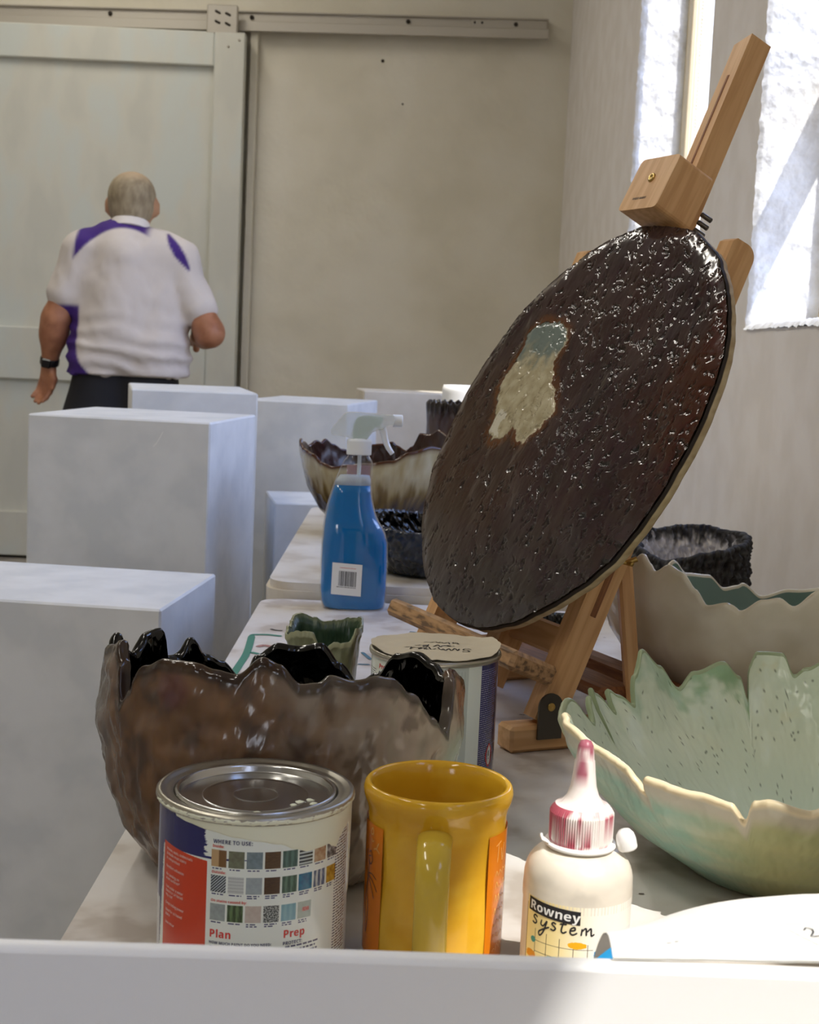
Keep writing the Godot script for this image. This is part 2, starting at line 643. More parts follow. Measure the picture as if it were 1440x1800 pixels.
# ==================================================================== the room
func room() -> void:
	struct("floor", boxes_mesh([[Vector3(-4.7, -0.15, -7.2), Vector3(0.95, 0.0, 6.2)]], 0.0), mats.floor)
	struct("ceiling", boxes_mesh([[Vector3(-4.7, 3.6, -7.2), Vector3(0.95, 3.8, 6.2)]], 0.0), mats.ceiling)
	struct("wall_back", boxes_mesh([[Vector3(-4.7, 0.0, -7.2), Vector3(0.95, 3.6, -7.0)]], 0.0), mats.back_wall)
	struct("wall_left", boxes_mesh([[Vector3(-4.7, 0.0, -7.0), Vector3(-4.5, 3.6, 6.0)]], 0.0), mats.back_wall)
	# the unseen end behind the camera, with a narrow opening placed to let light in
	struct("wall_front", boxes_mesh([[Vector3(-4.7, 0.0, 6.0), Vector3(-3.6, 3.6, 6.2)], [Vector3(-2.6, 0.0, 6.0), Vector3(0.95, 3.6, 6.2)], [Vector3(-3.6, 2.1, 6.0), Vector3(-2.6, 3.6, 6.2)]], 0.0), mats.back_wall)
	# right wall: two deep windows in view, then two unseen nearer the camera
	var y0 := 1.165
	var y1 := 3.1
	var wins := [[-4.80, -3.62], [-3.05, -1.85], [-0.14, 0.76], [1.3, 2.7]]  # last two are out of view, placed to bring sun and skylight to the table
	var lowb := [[Vector3(WALL_X, 0.0, -7.0), Vector3(0.95, y0, 6.0)], [Vector3(WALL_X, y1, -7.0), Vector3(0.95, 3.6, 6.0)]]
	var z := -7.0
	for w: Array in wins:
		lowb.append([Vector3(WALL_X, y0, z), Vector3(0.95, y1, w[0])])
		if w[0] > -1.0 and w[0] < 1.0:
			lowb.append([Vector3(WALL_X, y0, w[0]), Vector3(0.95, 1.75, w[1])])
		z = w[1]
	lowb.append([Vector3(WALL_X, y0, z), Vector3(0.95, y1, 6.0)])
	struct("wall_right", boxes_mesh(lowb, 0.0), mats.right_wall)
	var num := 0
	for w: Array in wins:
		num += 1
		y0 = 1.75 if num == 3 else 1.165
		# uneven thick paint on the reveal of the window
		var zc: float = w[0]
		if num < 3:
			var rv := func(u: float, v: float) -> Array:
				var x := lerpf(WALL_X - 0.002, 0.875, u)
				var y := lerpf(y0, y1, v)
				var b := 0.004 + 0.0036 * noise_a.get_noise_3d(x * 22, y * 22, zc) + 0.0028 * absf(noise_b.get_noise_3d(x * 60, y * 50, zc))
				var e := smoothstep(0.0, 0.06, u)
				return [Vector3(x + (1.0 - e) * 0.004 * noise_b.get_noise_2d(y * 30, zc), y, zc + b * e), Color.WHITE]
			struct("trim_%d" % num, grid(40, 420, rv), mats.reveal)
		var zn: float = w[1]
		var sl := func(u: float, v: float) -> Array:
			var zz := lerpf(zn, zc, v)
			var x := lerpf(WALL_X - 0.006, 0.88, u)
			var d := 0.004 * noise_a.get_noise_2d(x * 30, zz * 24) + 0.003 * noise_b.get_noise_2d(x * 90, zz * 60)
			return [Vector3(x + 0.004 * noise_b.get_noise_1d(zz * 40) * (1.0 - u), y0 + 0.012 * minf(1.0, u * 14.0) + 0.012 * u + d, zz), Color.WHITE]
		struct("trim_%d" % (num + 2), grid(30, 160, sl), mats.reveal)
		var win := Node3D.new()
		win.name = "window_%d" % num
		win.set_meta("kind", "structure")
		add_child(win)
		var st := tool_()
		add_box(st, Vector3(0.895, (y0 + y1) / 2, w[0] + 0.022), Vector3(0.05, y1 - y0, 0.044), 0.004)
		add_box(st, Vector3(0.895, (y0 + y1) / 2, w[1] - 0.022), Vector3(0.05, y1 - y0, 0.044), 0.004)
		put("stile", st.commit(), mats.frame, win)
		st = tool_()
		add_box(st, Vector3(0.895, y0 + 0.03, (w[0] + w[1]) / 2), Vector3(0.05, 0.06, w[1] - w[0] - 0.088), 0.004)
		add_box(st, Vector3(0.895, y1 - 0.03, (w[0] + w[1]) / 2), Vector3(0.05, 0.06, w[1] - w[0] - 0.088), 0.004)
		put("rail", st.commit(), mats.frame, win)
		var ty := 2.9 if num == 3 else 1.70
		put("transom", box_mesh(Vector3(0.05, 0.075, w[1] - w[0] - 0.088), 0.004, Vector3(0.895, ty, (w[0] + w[1]) / 2)), mats.frame, win)
		put("pane", box_mesh(Vector3(0.004, ty - 0.0375 - y0 - 0.06, w[1] - w[0] - 0.09), 0.0, Vector3(0.9, (ty - 0.0375 + y0 + 0.06) / 2, (w[0] + w[1]) / 2)), mats.pane, win)
		put("pane", box_mesh(Vector3(0.004, y1 - 0.06 - ty - 0.0375, w[1] - w[0] - 0.09), 0.0, Vector3(0.9, (y1 - 0.06 + ty + 0.0375) / 2, (w[0] + w[1]) / 2)), mats.pane, win)
	# bead chain of the blind, hanging in the far window
	var bead := SphereMesh.new()
	bead.radius = 0.0032
	bead.height = 0.0064
	bead.radial_segments = 8
	bead.rings = 4
	var st := tool_()
	for i in 150:
		st.append_from(bead, 0, Transform3D(Basis(), Vector3(0.845, 3.05 - i * 0.0105, -4.41)))
	var ch := put("blind_chain", st.commit(), mats.white_gloss)
	tag(ch, "thin white bead chain of a blind hanging in the far window", "chain")
	var rod := thing("blind_side_rail", "tall pale wooden strip standing upright in the far window recess", "rail", Vector3(0.852, 1.19, -4.60))
	put("strip", box_mesh(Vector3(0.016, 1.9, 0.05), 0.003, Vector3(0, 0.95, 0)), mats.frame, rod)
	# sliding door on the back wall
	var door := Node3D.new()
	door.name = "door_1"
	door.set_meta("kind", "structure")
	add_child(door)
	var dx0 := -2.35
	var dx1 := -0.818
	put("panel", boxes_mesh([[Vector3(dx0, 0.012, -6.92), Vector3(dx1 - 0.10, 2.5, -6.885)]], 0.0), mats.door, door)
	put("stile", boxes_mesh([[Vector3(dx1 - 0.142, 0.012, -6.925), Vector3(dx1, 2.525, -6.85)]], 0.004), mats.door, door)
	put("stile", boxes_mesh([[Vector3(dx0 - 0.14, 0.012, -6.925), Vector3(dx0, 2.525, -6.85)]], 0.004), mats.door, door)
	for r: Array in [[2.368, 2.525], [0.868, 1.12], [0.012, 0.23]]:
		put("rail", boxes_mesh([[Vector3(dx0, r[0], -6.925), Vector3(dx1 - 0.142, r[1], -6.852)]], 0.006), mats.door, door)
	for p: Vector2 in [Vector2(-0.845, 2.49), Vector2(-0.895, 2.46)]:
		put("screw", lathe([Vector2(0.0001, 0), Vector2(0.006, 0), Vector2(0.006, 0.003), Vector2(0.0001, 0.004)], 12), mats.track, door).transform = Transform3D(Basis(Vector3.RIGHT, PI / 2), Vector3(p.x, p.y, -6.85))
	var hb := put("hanger_bracket", boxes_mesh([[Vector3(-1.0, 2.515, -6.89), Vector3(-0.855, 2.65, -6.852)]], 0.006), mats.track, door)
	for k in 2:
		for s: float in [-1, 1]:
			put("slot", box_mesh(Vector3(0.03, 0.011, 0.012), 0.004), mats.bolt, hb).transform = Transform3D(Basis(Vector3.BACK, -0.45), Vector3(-0.925 + s * 0.024, 2.61 - k * 0.045 - s * 0.004, -6.852))
	struct("trim_7", boxes_mesh([[Vector3(-0.806, 0.0, -7.0), Vector3(-0.768, 2.57, -6.955)]], 0.004), mats.back_wall)
	var tr := thing("door_track", "long pale metal door track screwed along top of back wall", "rail", Vector3(0, 2.588, -7.0))
	put("channel", boxes_mesh([[Vector3(-2.6, 0.02, 0.0), Vector3(0.605, 0.068, 0.045)], [Vector3(-2.6, 0.012, 0.03), Vector3(0.605, 0.022, 0.075)], [Vector3(-2.6, -0.024, 0.062), Vector3(0.605, 0.022, 0.08)], [Vector3(-2.6, 0.066, 0.0), Vector3(0.605, 0.074, 0.06)]], 0.003), mats.track, tr)
	tr.rotation.z = 0.019
	put("joint_sleeve", boxes_mesh([[Vector3(0.24, 0.018, 0.03), Vector3(0.60, 0.07, 0.05)]], 0.003), mats.track, tr)
	for p: Vector2 in [Vector2(-1.47, 0.046), Vector2(-0.80, 0.046), Vector2(-0.06, 0.046), Vector2(0.255, 0.05), Vector2(0.29, 0.05), Vector2(0.45, 0.046)]:
		var r := 0.006 if p.y > 0.048 else 0.011
		put("bolt", lathe([Vector2(0.0001, 0), Vector2(r, 0), Vector2(r * 0.9, 0.008), Vector2(0.0001, 0.011)], 10), mats.bolt, tr).transform = Transform3D(Basis(Vector3.RIGHT, PI / 2), Vector3(p.x, p.y, 0.045))
	var nail := lathe([Vector2(0.0001, 0), Vector2(0.008, 0), Vector2(0.006, 0.006), Vector2(0.0001, 0.008)], 10)
	var n1 := put("wall_nail", nail, mats.bolt)
	n1.transform = Transform3D(Basis(Vector3.RIGHT, PI / 2), Vector3(-0.175, 2.456, -7.0))
	tag(n1, "dark nail head in the back wall just below the door track", "nail")
	var n2 := put("wall_nail", nail, mats.bolt)
	n2.transform = Transform3D(Basis(Vector3.RIGHT, PI / 2).scaled(Vector3(0.6, 0.6, 0.6)), Vector3(-0.071, 2.259, -7.0))
	tag(n2, "smaller nail head lower on the bare back wall", "nail")

func unseen_ceiling_lamps() -> void:  # lamps out of view overhead, placed to light tops and camera-facing sides
	var spots := [Vector3(-1.5, 0, -5.6), Vector3(-1.5, 0, -3.2), Vector3(-1.5, 0, -0.8), Vector3(-1.5, 0, 1.6)]
	var names := ["unseen ceiling lamp out of view, lighting the far end and the man", "unseen ceiling lamp out of view, lighting the tall plinths", "unseen ceiling lamp out of view, lighting the nearest low plinth", "unseen ceiling lamp behind the camera, lighting the near fronts"]
	for i in 4:
		var t := thing("unseen_ceiling_lamp", names[i], "lamp", spots[i] + Vector3(0, 3.6, 0), 0.0, "")
		put("housing", box_mesh(Vector3(0.16, 0.05, 1.3), 0.006, Vector3(0, -0.026, 0)), mats.white_gloss, t)
		var em := mat(Color(1, 1, 1), 0.4)
		em.emission_enabled = true
		em.emission = Color(1.0, 0.97, 0.92)
		em.emission_energy_multiplier = 0.8
		put("diffuser", box_mesh(Vector3(0.14, 0.03, 1.24), 0.012, Vector3(0, -0.066, 0)), em, t)
		var l := AreaLight3D.new()
		l.name = "unseen_lamp_light"
		l.area_size = Vector2(0.14, 1.24)
		l.light_color = Color(1.0, 0.975, 0.93)
		l.light_energy = LAMP
		l.shadow_enabled = true
		l.area_range = 16.0
		l.area_attenuation = 2.0
		l.rotation.x = -PI / 2
		l.position.y = -0.085
		t.add_child(l)

const LAMP := 0.65  # strength of the unseen overhead lamps

func folding_leg(t: Node3D, z: float, x0: float, x1: float, h: float) -> void:
	for x: float in [x0, x1]:
		put("leg", tube([Vector3(x, -h + 0.001, z), Vector3(x, -0.03, z)], round_r(0.014), 12), mats.steel_leg, t)
	put("crossbar", tube([Vector3(x0, -h * 0.55, z), Vector3(x1, -h * 0.55, z)], round_r(0.010), 12), mats.steel_leg, t)

func tables() -> void:
	var t := thing("work_table", "long white paint-stained studio table carrying the paint tins and mug", "table", Vector3(0, TABLE_Y, 0))
	var poly := rounded([Vector2(-0.192, 0.35), Vector2(0.50, 0.35), Vector2(0.50, 2.0), Vector2(-0.19, 2.0)], 0.035, 5)
	var top := put("tabletop", prism(poly, -0.028, 0.0), mats.table_top, t)
	top.rotation.x = -PI / 2
	folding_leg(t, -0.55, -0.14, 0.45, TABLE_Y)
	folding_leg(t, -1.75, -0.14, 0.45, TABLE_Y)
	var flat := func(x: float, y: float) -> Vector3: return Vector3(x, 0.0006, -y)
	var V := func(a: Array) -> Array: return pairs(a)
	var gm := mat(S(54, 128, 108), 0.6)
	for l: Array in [V.call([-0.177, 1.738, -0.158, 1.742, -0.139, 1.736]), V.call([-0.167, 1.637, -0.157, 1.629])]:
		put("paint_mark", strokes_mesh([l], 0.007, flat), gm, t)
	for l: Array in [V.call([-0.176, 1.738, -0.171, 1.636, -0.172, 1.569, -0.174, 1.505])]:
		put("paint_mark", strokes_mesh([l], 0.009, flat), gm, t)
	for l: Array in [V.call([-0.157, 1.779, -0.150, 1.772, -0.141, 1.771]), V.call([-0.128, 1.70, -0.12, 1.69])]:
		put("paint_mark", strokes_mesh([l], 0.004, flat), mats.ink, t)
	for l: Array in [V.call([-0.162, 1.668, -0.154, 1.678, -0.136, 1.662]), V.call([-0.165, 1.506, -0.158, 1.53, -0.151, 1.536]), V.call([-0.16, 1.49, -0.15, 1.51])]:
		put("paint_mark", strokes_mesh([l], 0.008, flat), mat(S(168, 120, 112), 0.6), t)
	for l: Array in [V.call([-0.037, 1.663, -0.030, 1.64, -0.026, 1.625]), V.call([-0.04, 1.598, -0.026, 1.598]), V.call([0.02, 1.80, 0.05, 1.79, 0.07, 1.80])]:
		put("paint_mark", strokes_mesh([l], 0.005, flat), mat(S(70, 110, 130), 0.6), t)
	for l: Array in [V.call([-0.159, 0.964, -0.15, 0.962]), V.call([0.165, 0.78, 0.172, 0.79, 0.178, 0.785]), V.call([0.16, 0.86, 0.166, 0.862])]:
		put("paint_mark", strokes_mesh([l], 0.003, flat), mats.ink, t)
	var rngs := RandomNumberGenerator.new()
	rngs.seed = 5
	var specks := []
	for i in 46:
		var p := Vector2(rngs.randf_range(-0.17, 0.35), rngs.randf_range(0.6, 1.95))
		specks.append([p, p + Vector2(rngs.randf_range(-0.006, 0.006), rngs.randf_range(-0.003, 0.003))])
	put("paint_specks", strokes_mesh(specks, 0.0018, flat), mat(S(96, 84, 76), 0.7), t).set_meta("kind", "stuff")
	# folding table behind, its top a little higher
	var t2 := thing("folding_table", "pale folding table with rounded corners standing behind the work table", "table", Vector3(0, 0.752, 0))
	var p2 := rounded([Vector2(-0.185, 2.012), Vector2(0.50, 2.012), Vector2(0.50, 3.0), Vector2(-0.185, 3.0)], 0.05, 8)
	top = put("tabletop", prism(p2, -0.012, 0.0), mats.fold_top, t2)
	top.rotation.x = -PI / 2
	var rim := put("edge_rim", prism(rounded([Vector2(-0.190, 2.007), Vector2(0.505, 2.007), Vector2(0.505, 3.005), Vector2(-0.190, 3.005)], 0.052, 8), -0.038, -0.0115), mats.plinth_warm, t2)
	rim.rotation.x = -PI / 2
	folding_leg(t2, -2.2, -0.13, 0.45, 0.752)
	folding_leg(t2, -2.85, -0.13, 0.45, 0.752)

func plinth(label: String, h: float, fl: Vector2, fr: Vector2, depth: float, m: Material) -> void:
	# fl, fr: front corners on the floor plan (x, z)
	var w := fl.distance_to(fr)
	var turn := atan2(-(fr.y - fl.y), fr.x - fl.x)
	var t := thing("display_plinth", label, "plinth", Vector3(fl.x, 0, fl.y), turn, "")
	var o := put("painted_box", box_mesh(Vector3(w, h, depth), 0.003, Vector3(w / 2, h / 2, -depth / 2)), m, t)
	o.name = "painted_box"

func plinths() -> void:
	plinth("low white plinth nearest on the left, beside the table edge", 0.72, Vector2(-0.74, -1.972), Vector2(-0.322, -1.93), 0.325, mats.plinth)
	plinth("white plinth directly behind the lowest left one, with a scratched front", 0.945, Vector2(-0.681, -2.583), Vector2(-0.344, -2.542), 0.36, mats.plinth)
	plinth("tallest white plinth, standing turned in front of the man", 0.972, Vector2(-0.632, -3.30), Vector2(-0.345, -3.36), 0.46, mats.plinth)
	plinth("broad grey-white plinth against the room's far end behind the spray bottle", 0.93, Vector2(-0.458, -4.05), Vector2(-0.157, -4.0), 0.45, mats.plinth)
	plinth("cream plinth behind the brown bowl near the back wall", 0.95, Vector2(-0.135, -4.70), Vector2(0.20, -4.74), 0.30, mats.plinth_warm)
	plinth("low plinth with pale top beside the end of the folding table", 0.69, Vector2(-0.316, -3.58), Vector2(0.02, -3.64), 0.30, mats.plinth)
	var sc := func(x: float, y: float) -> Vector3: return Vector3(-0.43 + x, 0.925 + y, -2.5519 + x * 0.122)
	var p := get_node("display_plinth_001") if has_node("display_plinth_001") else null
	var ln := strokes_mesh([[Vector2(0.0, 0.0), Vector2(-0.006, -0.012), Vector2(-0.012, -0.022), Vector2(-0.018, -0.028)]], 0.0014, sc)
	if p == null:
		for c in get_children():
			if str(c.name).begins_with("display_plinth") and absf(c.position.z + 2.583) < 0.001:
				p = c
	if p:
		put("scratch", ln, mats.white_print, p).transform = p.transform.affine_inverse()

# ==================================================================== easel and platter (all share the leaning plane)
func lean_basis() -> Basis:                                        # columns: along the ledge, up the slope, out of the face
	var a := deg_to_rad(65.4)
	var t := deg_to_rad(26.65)
	var u := Vector3(cos(a), 0, sin(a))
	var n := Vector3(-sin(a), 0, cos(a))
	var w := Vector3.UP * cos(t) - n * sin(t)
	return Basis(u, w, u.cross(w))

const LEAN_AT := Vector3(0.1510, 1.0280, -1.3987)

func board_part(called: String, a: Vector3, b: Vector3, wide: float, deep: float, m: Material, parent: Node, x: Transform3D, bevel := 0.003) -> MeshInstance3D:
	# a bar from a to b in leaning-plane coordinates, its own y along the grain
	var d := b - a
	var yv := d.normalized()
	var zv := Vector3(0, 0, 1)
	if absf(yv.z) > 0.9:
		zv = Vector3(0, 1, 0)
	var xv := yv.cross(zv).normalized()
	zv = xv.cross(yv).normalized()
	var o := put(called, box_mesh(Vector3(wide, d.length(), deep), bevel), m, parent)
	o.transform = x * Transform3D(Basis(xv, yv, zv), (a + b) * 0.5)
	return o

func easel() -> void:
	var t := thing("table_easel", "tilted wooden table easel holding the big dark platter", "easel", Vector3(0.178, TABLE_Y, -1.411))
	# the easel leans four degrees less than the platter, which stands out at its foot
	var lb := lean_basis()
	var eb := lb.rotated(lb.x.normalized(), deg_to_rad(4.0)).scaled(Vector3.ONE * 0.962)
	var X := Transform3D(eb, Vector3(0.1814, 1.0118, -1.4127) - t.position)
	var up := func(called: String, u0: float) -> MeshInstance3D:
		var ln := 0.505
		var st := PackedVector2Array()
		st.append(Vector2(-0.031, 0.0))
		st.append(Vector2(0.0, 0.0))
		st.append(Vector2(0.0, ln - 0.004))
		st.append(Vector2(-0.004, ln))
		for k in 9:
			var an := PI * 0.5 + k / 8.0 * PI * 0.5
			st.append(Vector2(-0.017 + 0.014 * cos(an), ln - 0.014 + 0.014 * sin(an)))
		var o := put(called, prism(st, -0.011, 0.011), mats.wood, t)
		# side outline: x runs out of the face, y up the slope, thickness along the ledge
		o.transform = X * Transform3D(Basis(Vector3(0, 0, 1), Vector3(0, 1, 0), Vector3(-1, 0, 0)), Vector3(u0, -0.283, 0))
		return o
	var R: MeshInstance3D = up.call("upright", 0.103)
	up.call("upright", -0.165)
	put("slot", box_mesh(Vector3(0.0070, 0.052, 0.0012), 0.0005), mats.wood_dark, R).position = Vector3(-0.0165, 0.137, -0.0109)
	# mast with its groove and chamfered tip
	var mast := put("mast", prism(PackedVector2Array([Vector2(-0.0125, 0), Vector2(0.0125, 0), Vector2(0.0125, 0.737), Vector2(-0.0125, 0.728)]), -0.028, 0.0), mats.wood, t)
	mast.transform = X * Transform3D(Basis(), Vector3(-0.0170, -0.272, 0.0))
	put("groove", box_mesh(Vector3(0.0036, 0.190, 0.0012), 0.0004), mats.wood_dark, mast).position = Vector3(0.001, 0.595, 0.0001)
	# clamp block on the mast, gripping the platter's upper edge
	var P := Transform3D(lb.scaled(Vector3.ONE * 0.962), LEAN_AT - t.position)
	var cl := put("clamp_block", prism(rounded([Vector2(-0.035, -0.031), Vector2(0.035, -0.031), Vector2(0.035, 0.031), Vector2(-0.035, 0.031)], 0.007, 4), -0.027, 0.02), mats.wood, t)
	cl.transform = P * Transform3D(Basis(), Vector3(-0.006, 0.2645, 0.004))
	var screw := lathe([Vector2(0.0001, 0), Vector2(0.0052, 0), Vector2(0.0052, 0.001), Vector2(0.0044, 0.0018), Vector2(0.0022, 0.0019), Vector2(0.0022, 0.0006), Vector2(0.0001, 0.0006)], 20)
	put("screw", screw, mats.brass, cl).transform = Transform3D(Basis(Vector3.RIGHT, PI / 2), Vector3(0.001, 0.006, 0.0198))
	var mk := text_mesh("MABEF MABEF", 0.0026, func(x: float, y: float) -> Vector3: return Vector3(x - 0.016, y - 0.018, 0.0203), true)
	put("stamp", mk, mats.ink, cl)
	for k in 3:
		put("knob_rib", tube([Vector3(0.030, -0.006 - k * 0.009, -0.036), Vector3(0.040, -0.010 - k * 0.009, -0.043)], round_r(0.0027), 10), mats.gunmetal, cl)
	# ledge: worn slat, slightly rounded
	var led := put("ledge", box_mesh(Vector3(0.020, 0.286, 0.053), 0.004), mats.wood_stained, t)
	led.transform = X * Transform3D(Basis(Vector3(0, -1, 0), Vector3(1, 0, 0), Vector3(0, 0, 1)), Vector3(-0.021, -0.2395, 0.0268))
	board_part("lower_crossbar", Vector3(-0.155, -0.205, -0.016), Vector3(0.093, -0.205, -0.016), 0.030, 0.014, mats.wood, t, X)
	# base: two side rails, joined at the rear
	var n := Vector3(-0.9092, 0, 0.4163)
	var foot_r: Vector3 = X * Vector3(0.103, -0.283, -0.012)
	var foot_l: Vector3 = X * Vector3(-0.165, -0.283, -0.012)
	foot_r.y = 0.0125
	foot_l.y = 0.0125
	var I0 := Transform3D()
	board_part("base_rail", foot_r + n * 0.036, foot_r - n * 0.17, 0.024, 0.028, mats.wood, t, I0)
	board_part("base_rail", foot_l + n * 0.030, foot_l - n * 0.17, 0.024, 0.028, mats.wood, t, I0)
	board_part("base_crossbar", foot_l - n * 0.152 + Vector3(0, 0.023, 0), foot_r - n * 0.152 + Vector3(0, 0.023, 0), 0.022, 0.028, mats.wood_dark, t, I0)
	board_part("base_crossbar", foot_l - n * 0.085 + Vector3(0, 0.033, 0), foot_r - n * 0.085 + Vector3(0, 0.033, 0), 0.040, 0.012, mats.wood_dark, t, I0)
	# rear struts
	for s in 2:
		var hi: Vector3 = X * Vector3(0.094 if s == 0 else -0.156, -0.105, -0.036)
		var lo := (foot_r if s == 0 else foot_l) - n * 0.105 + Vector3(0, 0.010, 0)
		board_part("rear_strut", lo, hi, 0.014, 0.022, mats.wood, t, I0)
	# hinge bracket at the right foot
	var zf: float = 0.0135
	var bp := PackedVector2Array()
	bp.append(Vector2(-0.0125, -0.012))
	bp.append(Vector2(0.0125, -0.012))
	for k in 13:
		var an := k / 12.0 * PI
		bp.append(Vector2(0.0125 * cos(an), 0.018 + 0.0125 * sin(an)))
	var br := put("hinge_bracket", prism(bp, -0.0012, 0.0012), mats.gunmetal, t)
	var uu := Vector3(0.4163, 0, 0.9092)
	br.transform = Transform3D(Basis(-n, Vector3.UP, uu), foot_r + uu * 0.0165 + Vector3(0, 0.012, 0) - n * 0.002)
	put("screw", screw, mats.brass, br).transform = Transform3D(Basis(Vector3.RIGHT, PI / 2).scaled(Vector3(0.75, 0.75, 0.75)), Vector3(0, 0.018, 0.0012))
	# wing nut on the strut bolt
	var kn: Vector3 = X * Vector3(0.115, -0.112, -0.020)
	put("bolt", tube([kn, kn + uu * 0.012, kn + uu * 0.020], round_r(0.0024), 10), mats.brass, t)
	put("wing_nut", tube([kn + uu * 0.012 + Vector3(-0.009, 0.003, 0), kn + uu * 0.011, kn + uu * 0.012 + Vector3(0.009, 0.004, 0)], func(k: float) -> Vector2: return Vector2(0.0042 - 0.002 * absf(k - 0.5), 0.0026), 10), mats.brass, t)

func platter() -> void:
	var t := thing("round_platter", "big round dark brown glazed platter with cream patch on the easel", "platter", LEAN_AT)
	t.basis = lean_basis().scaled(Vector3.ONE * 0.962)
	var R := 0.229
	var patch := PackedVector2Array(pairs([-0.113, 0.114, -0.081, 0.111, -0.064, 0.100, -0.059, 0.086, -0.062, 0.065, -0.052, 0.048, -0.029, 0.027, -0.017, 0.009, -0.025, -0.006, -0.044, -0.028, -0.060, -0.028, -0.082, -0.010, -0.092, -0.028, -0.115, -0.033, -0.133, -0.022, -0.135, 0.001, -0.154, 0.033, -0.148, 0.057, -0.140, 0.078, -0.143, 0.099, -0.132, 0.111]))
	var white := PackedVector2Array(pairs([-0.133, -0.022, -0.131, -0.003, -0.120, 0.005, -0.106, 0.001, -0.111, -0.012, -0.105, -0.029]))
	var edge := func(a: float) -> float: return R * (1.0 + 0.010 * noise_b.get_noise_2d(cos(a) * 3.0, sin(a) * 3.0) + 0.004 * noise_b.get_noise_2d(cos(a) * 11.0, sin(a) * 11.0))
	var dist := func(p: Vector2, poly: PackedVector2Array) -> float:
		var d := 1e9
		for i in poly.size():
			d = minf(d, p.distance_to(Geometry2D.get_closest_point_to_segment(p, poly[i], poly[(i + 1) % poly.size()])))
		return -d if Geometry2D.is_point_in_polygon(p, poly) else d
	var pits := FastNoiseLite.new()
	pits.seed = 77
	pits.noise_type = FastNoiseLite.TYPE_CELLULAR
	pits.cellular_return_type = FastNoiseLite.RETURN_DISTANCE
	pits.frequency = 1.0
	var face := func(uu: float, v: float) -> Array:
		var a := uu * TAU
		var r: float = edge.call(a) * v
		var p := Vector2(cos(a), sin(a)) * r
		var rough_zone := clampf(0.58 + 2.8 * p.x + 1.7 * p.y + 0.5 * noise_b.get_noise_2d(p.x * 9, p.y * 9), 0.06, 1.0)
		var q := Vector2(p.x * 112.0 + 1.4 * noise_b.get_noise_2d(p.x * 40, p.y * 40), p.y * 60.0 + 0.8 * noise_a.get_noise_2d(p.x * 30, p.y * 30))
		var c := pits.get_noise_2d(q.x, q.y)                          # -1 at cell centres
		var pit := smoothstep(-0.58, -0.84, c) * smoothstep(-0.34, -0.10, noise_b.get_noise_2d(p.x * 30 + 7, p.y * 18) + rough_zone * 0.55 - 0.36)
		var h := 0.00022 * noise_b.get_noise_2d(p.x * 70, p.y * 34) - 0.0014 * pit + 0.0004 * noise_b.get_noise_2d(p.x * 34, p.y * 20)
		h += 0.004 * noise_b.get_noise_2d(p.x * 6.0, p.y * 6.0)
		var rim := smoothstep(0.90, 1.0, v)
		h -= rim * rim * 0.0022
		var streak := noise_a.get_noise_2d(p.x * 60.0, p.y * 9.0)
		var tone := noise_b.get_noise_2d(p.x * 7.0 + 5.0, p.y * 5.0)
		var k := L(60, 41, 39).lerp(L(47, 33, 38), clampf(0.5 + tone, 0.0, 1.0))
		k = k.lerp(L(70, 51, 41), clampf(smoothstep(0.05, -0.16, p.x) * 0.75 + 0.10 * streak, 0.0, 1.0) * smoothstep(0.18, -0.05, p.y))
		k = k.lerp(L(50, 45, 48), clampf(smoothstep(-0.08, -0.2, p.y) * 0.8, 0.0, 1.0))
		k = k.lerp(L(72, 32, 13), smoothstep(0.135, 0.215, p.x + 0.05 * noise_a.get_noise_2d(p.x * 20, p.y * 14)) * smoothstep(-0.10, 0.02, p.y) * 0.75)
		k = k.lerp(L(8, 6, 8), clampf(pit * 1.1, 0.0, 0.85))
		if p.x < 0.03 and p.y > -0.08 and p.x > -0.19 and p.y < 0.15:
			var pw := p + Vector2(noise_a.get_noise_2d(p.x * 60, p.y * 60), noise_a.get_noise_2d(p.x * 60 + 9, p.y * 60)) * 0.005
			var d: float = dist.call(pw, patch)
			k = k.lerp(L(120, 72, 26), smoothstep(0.013, 0.0, d) * 0.5)
			if d < 0.0:
				var cream := L(190, 181, 152).lerp(L(160, 149, 118), clampf(0.5 + 0.9 * noise_a.get_noise_2d(p.x * 45, p.y * 45), 0.0, 1.0))
				cream = cream.lerp(L(112, 124, 118), smoothstep(0.055, 0.085, p.y + 0.02 * noise_b.get_noise_2d(p.x * 40, p.y * 40)))
				if dist.call(pw, white) < 0.0:
					cream = L(206, 202, 184)
				var crack := absf(noise_b.get_noise_2d(p.x * 26 + 3, p.y * 14))
				cream = cream.lerp(L(84, 66, 34), smoothstep(0.035, 0.0, crack) * 0.7 * smoothstep(0.05, 0.02, p.y))
				k = cream
				h += 0.0012 * smoothstep(0.0, -0.006, d)
			k = k.lerp(L(214, 206, 176), smoothstep(0.0016, 0.0, absf(d)) * smoothstep(-0.11, -0.04, p.x) * 0.8)
			k = k.lerp(L(40, 26, 14), smoothstep(0.0015, 0.0, absf(d)) * smoothstep(-0.06, -0.11, p.x) * 0.8)
		return [Vector3(p.x, p.y, h), k]
	var gm := vmat(0.15)
	put("glazed_face", grid(860, 230, face, true), gm, t)
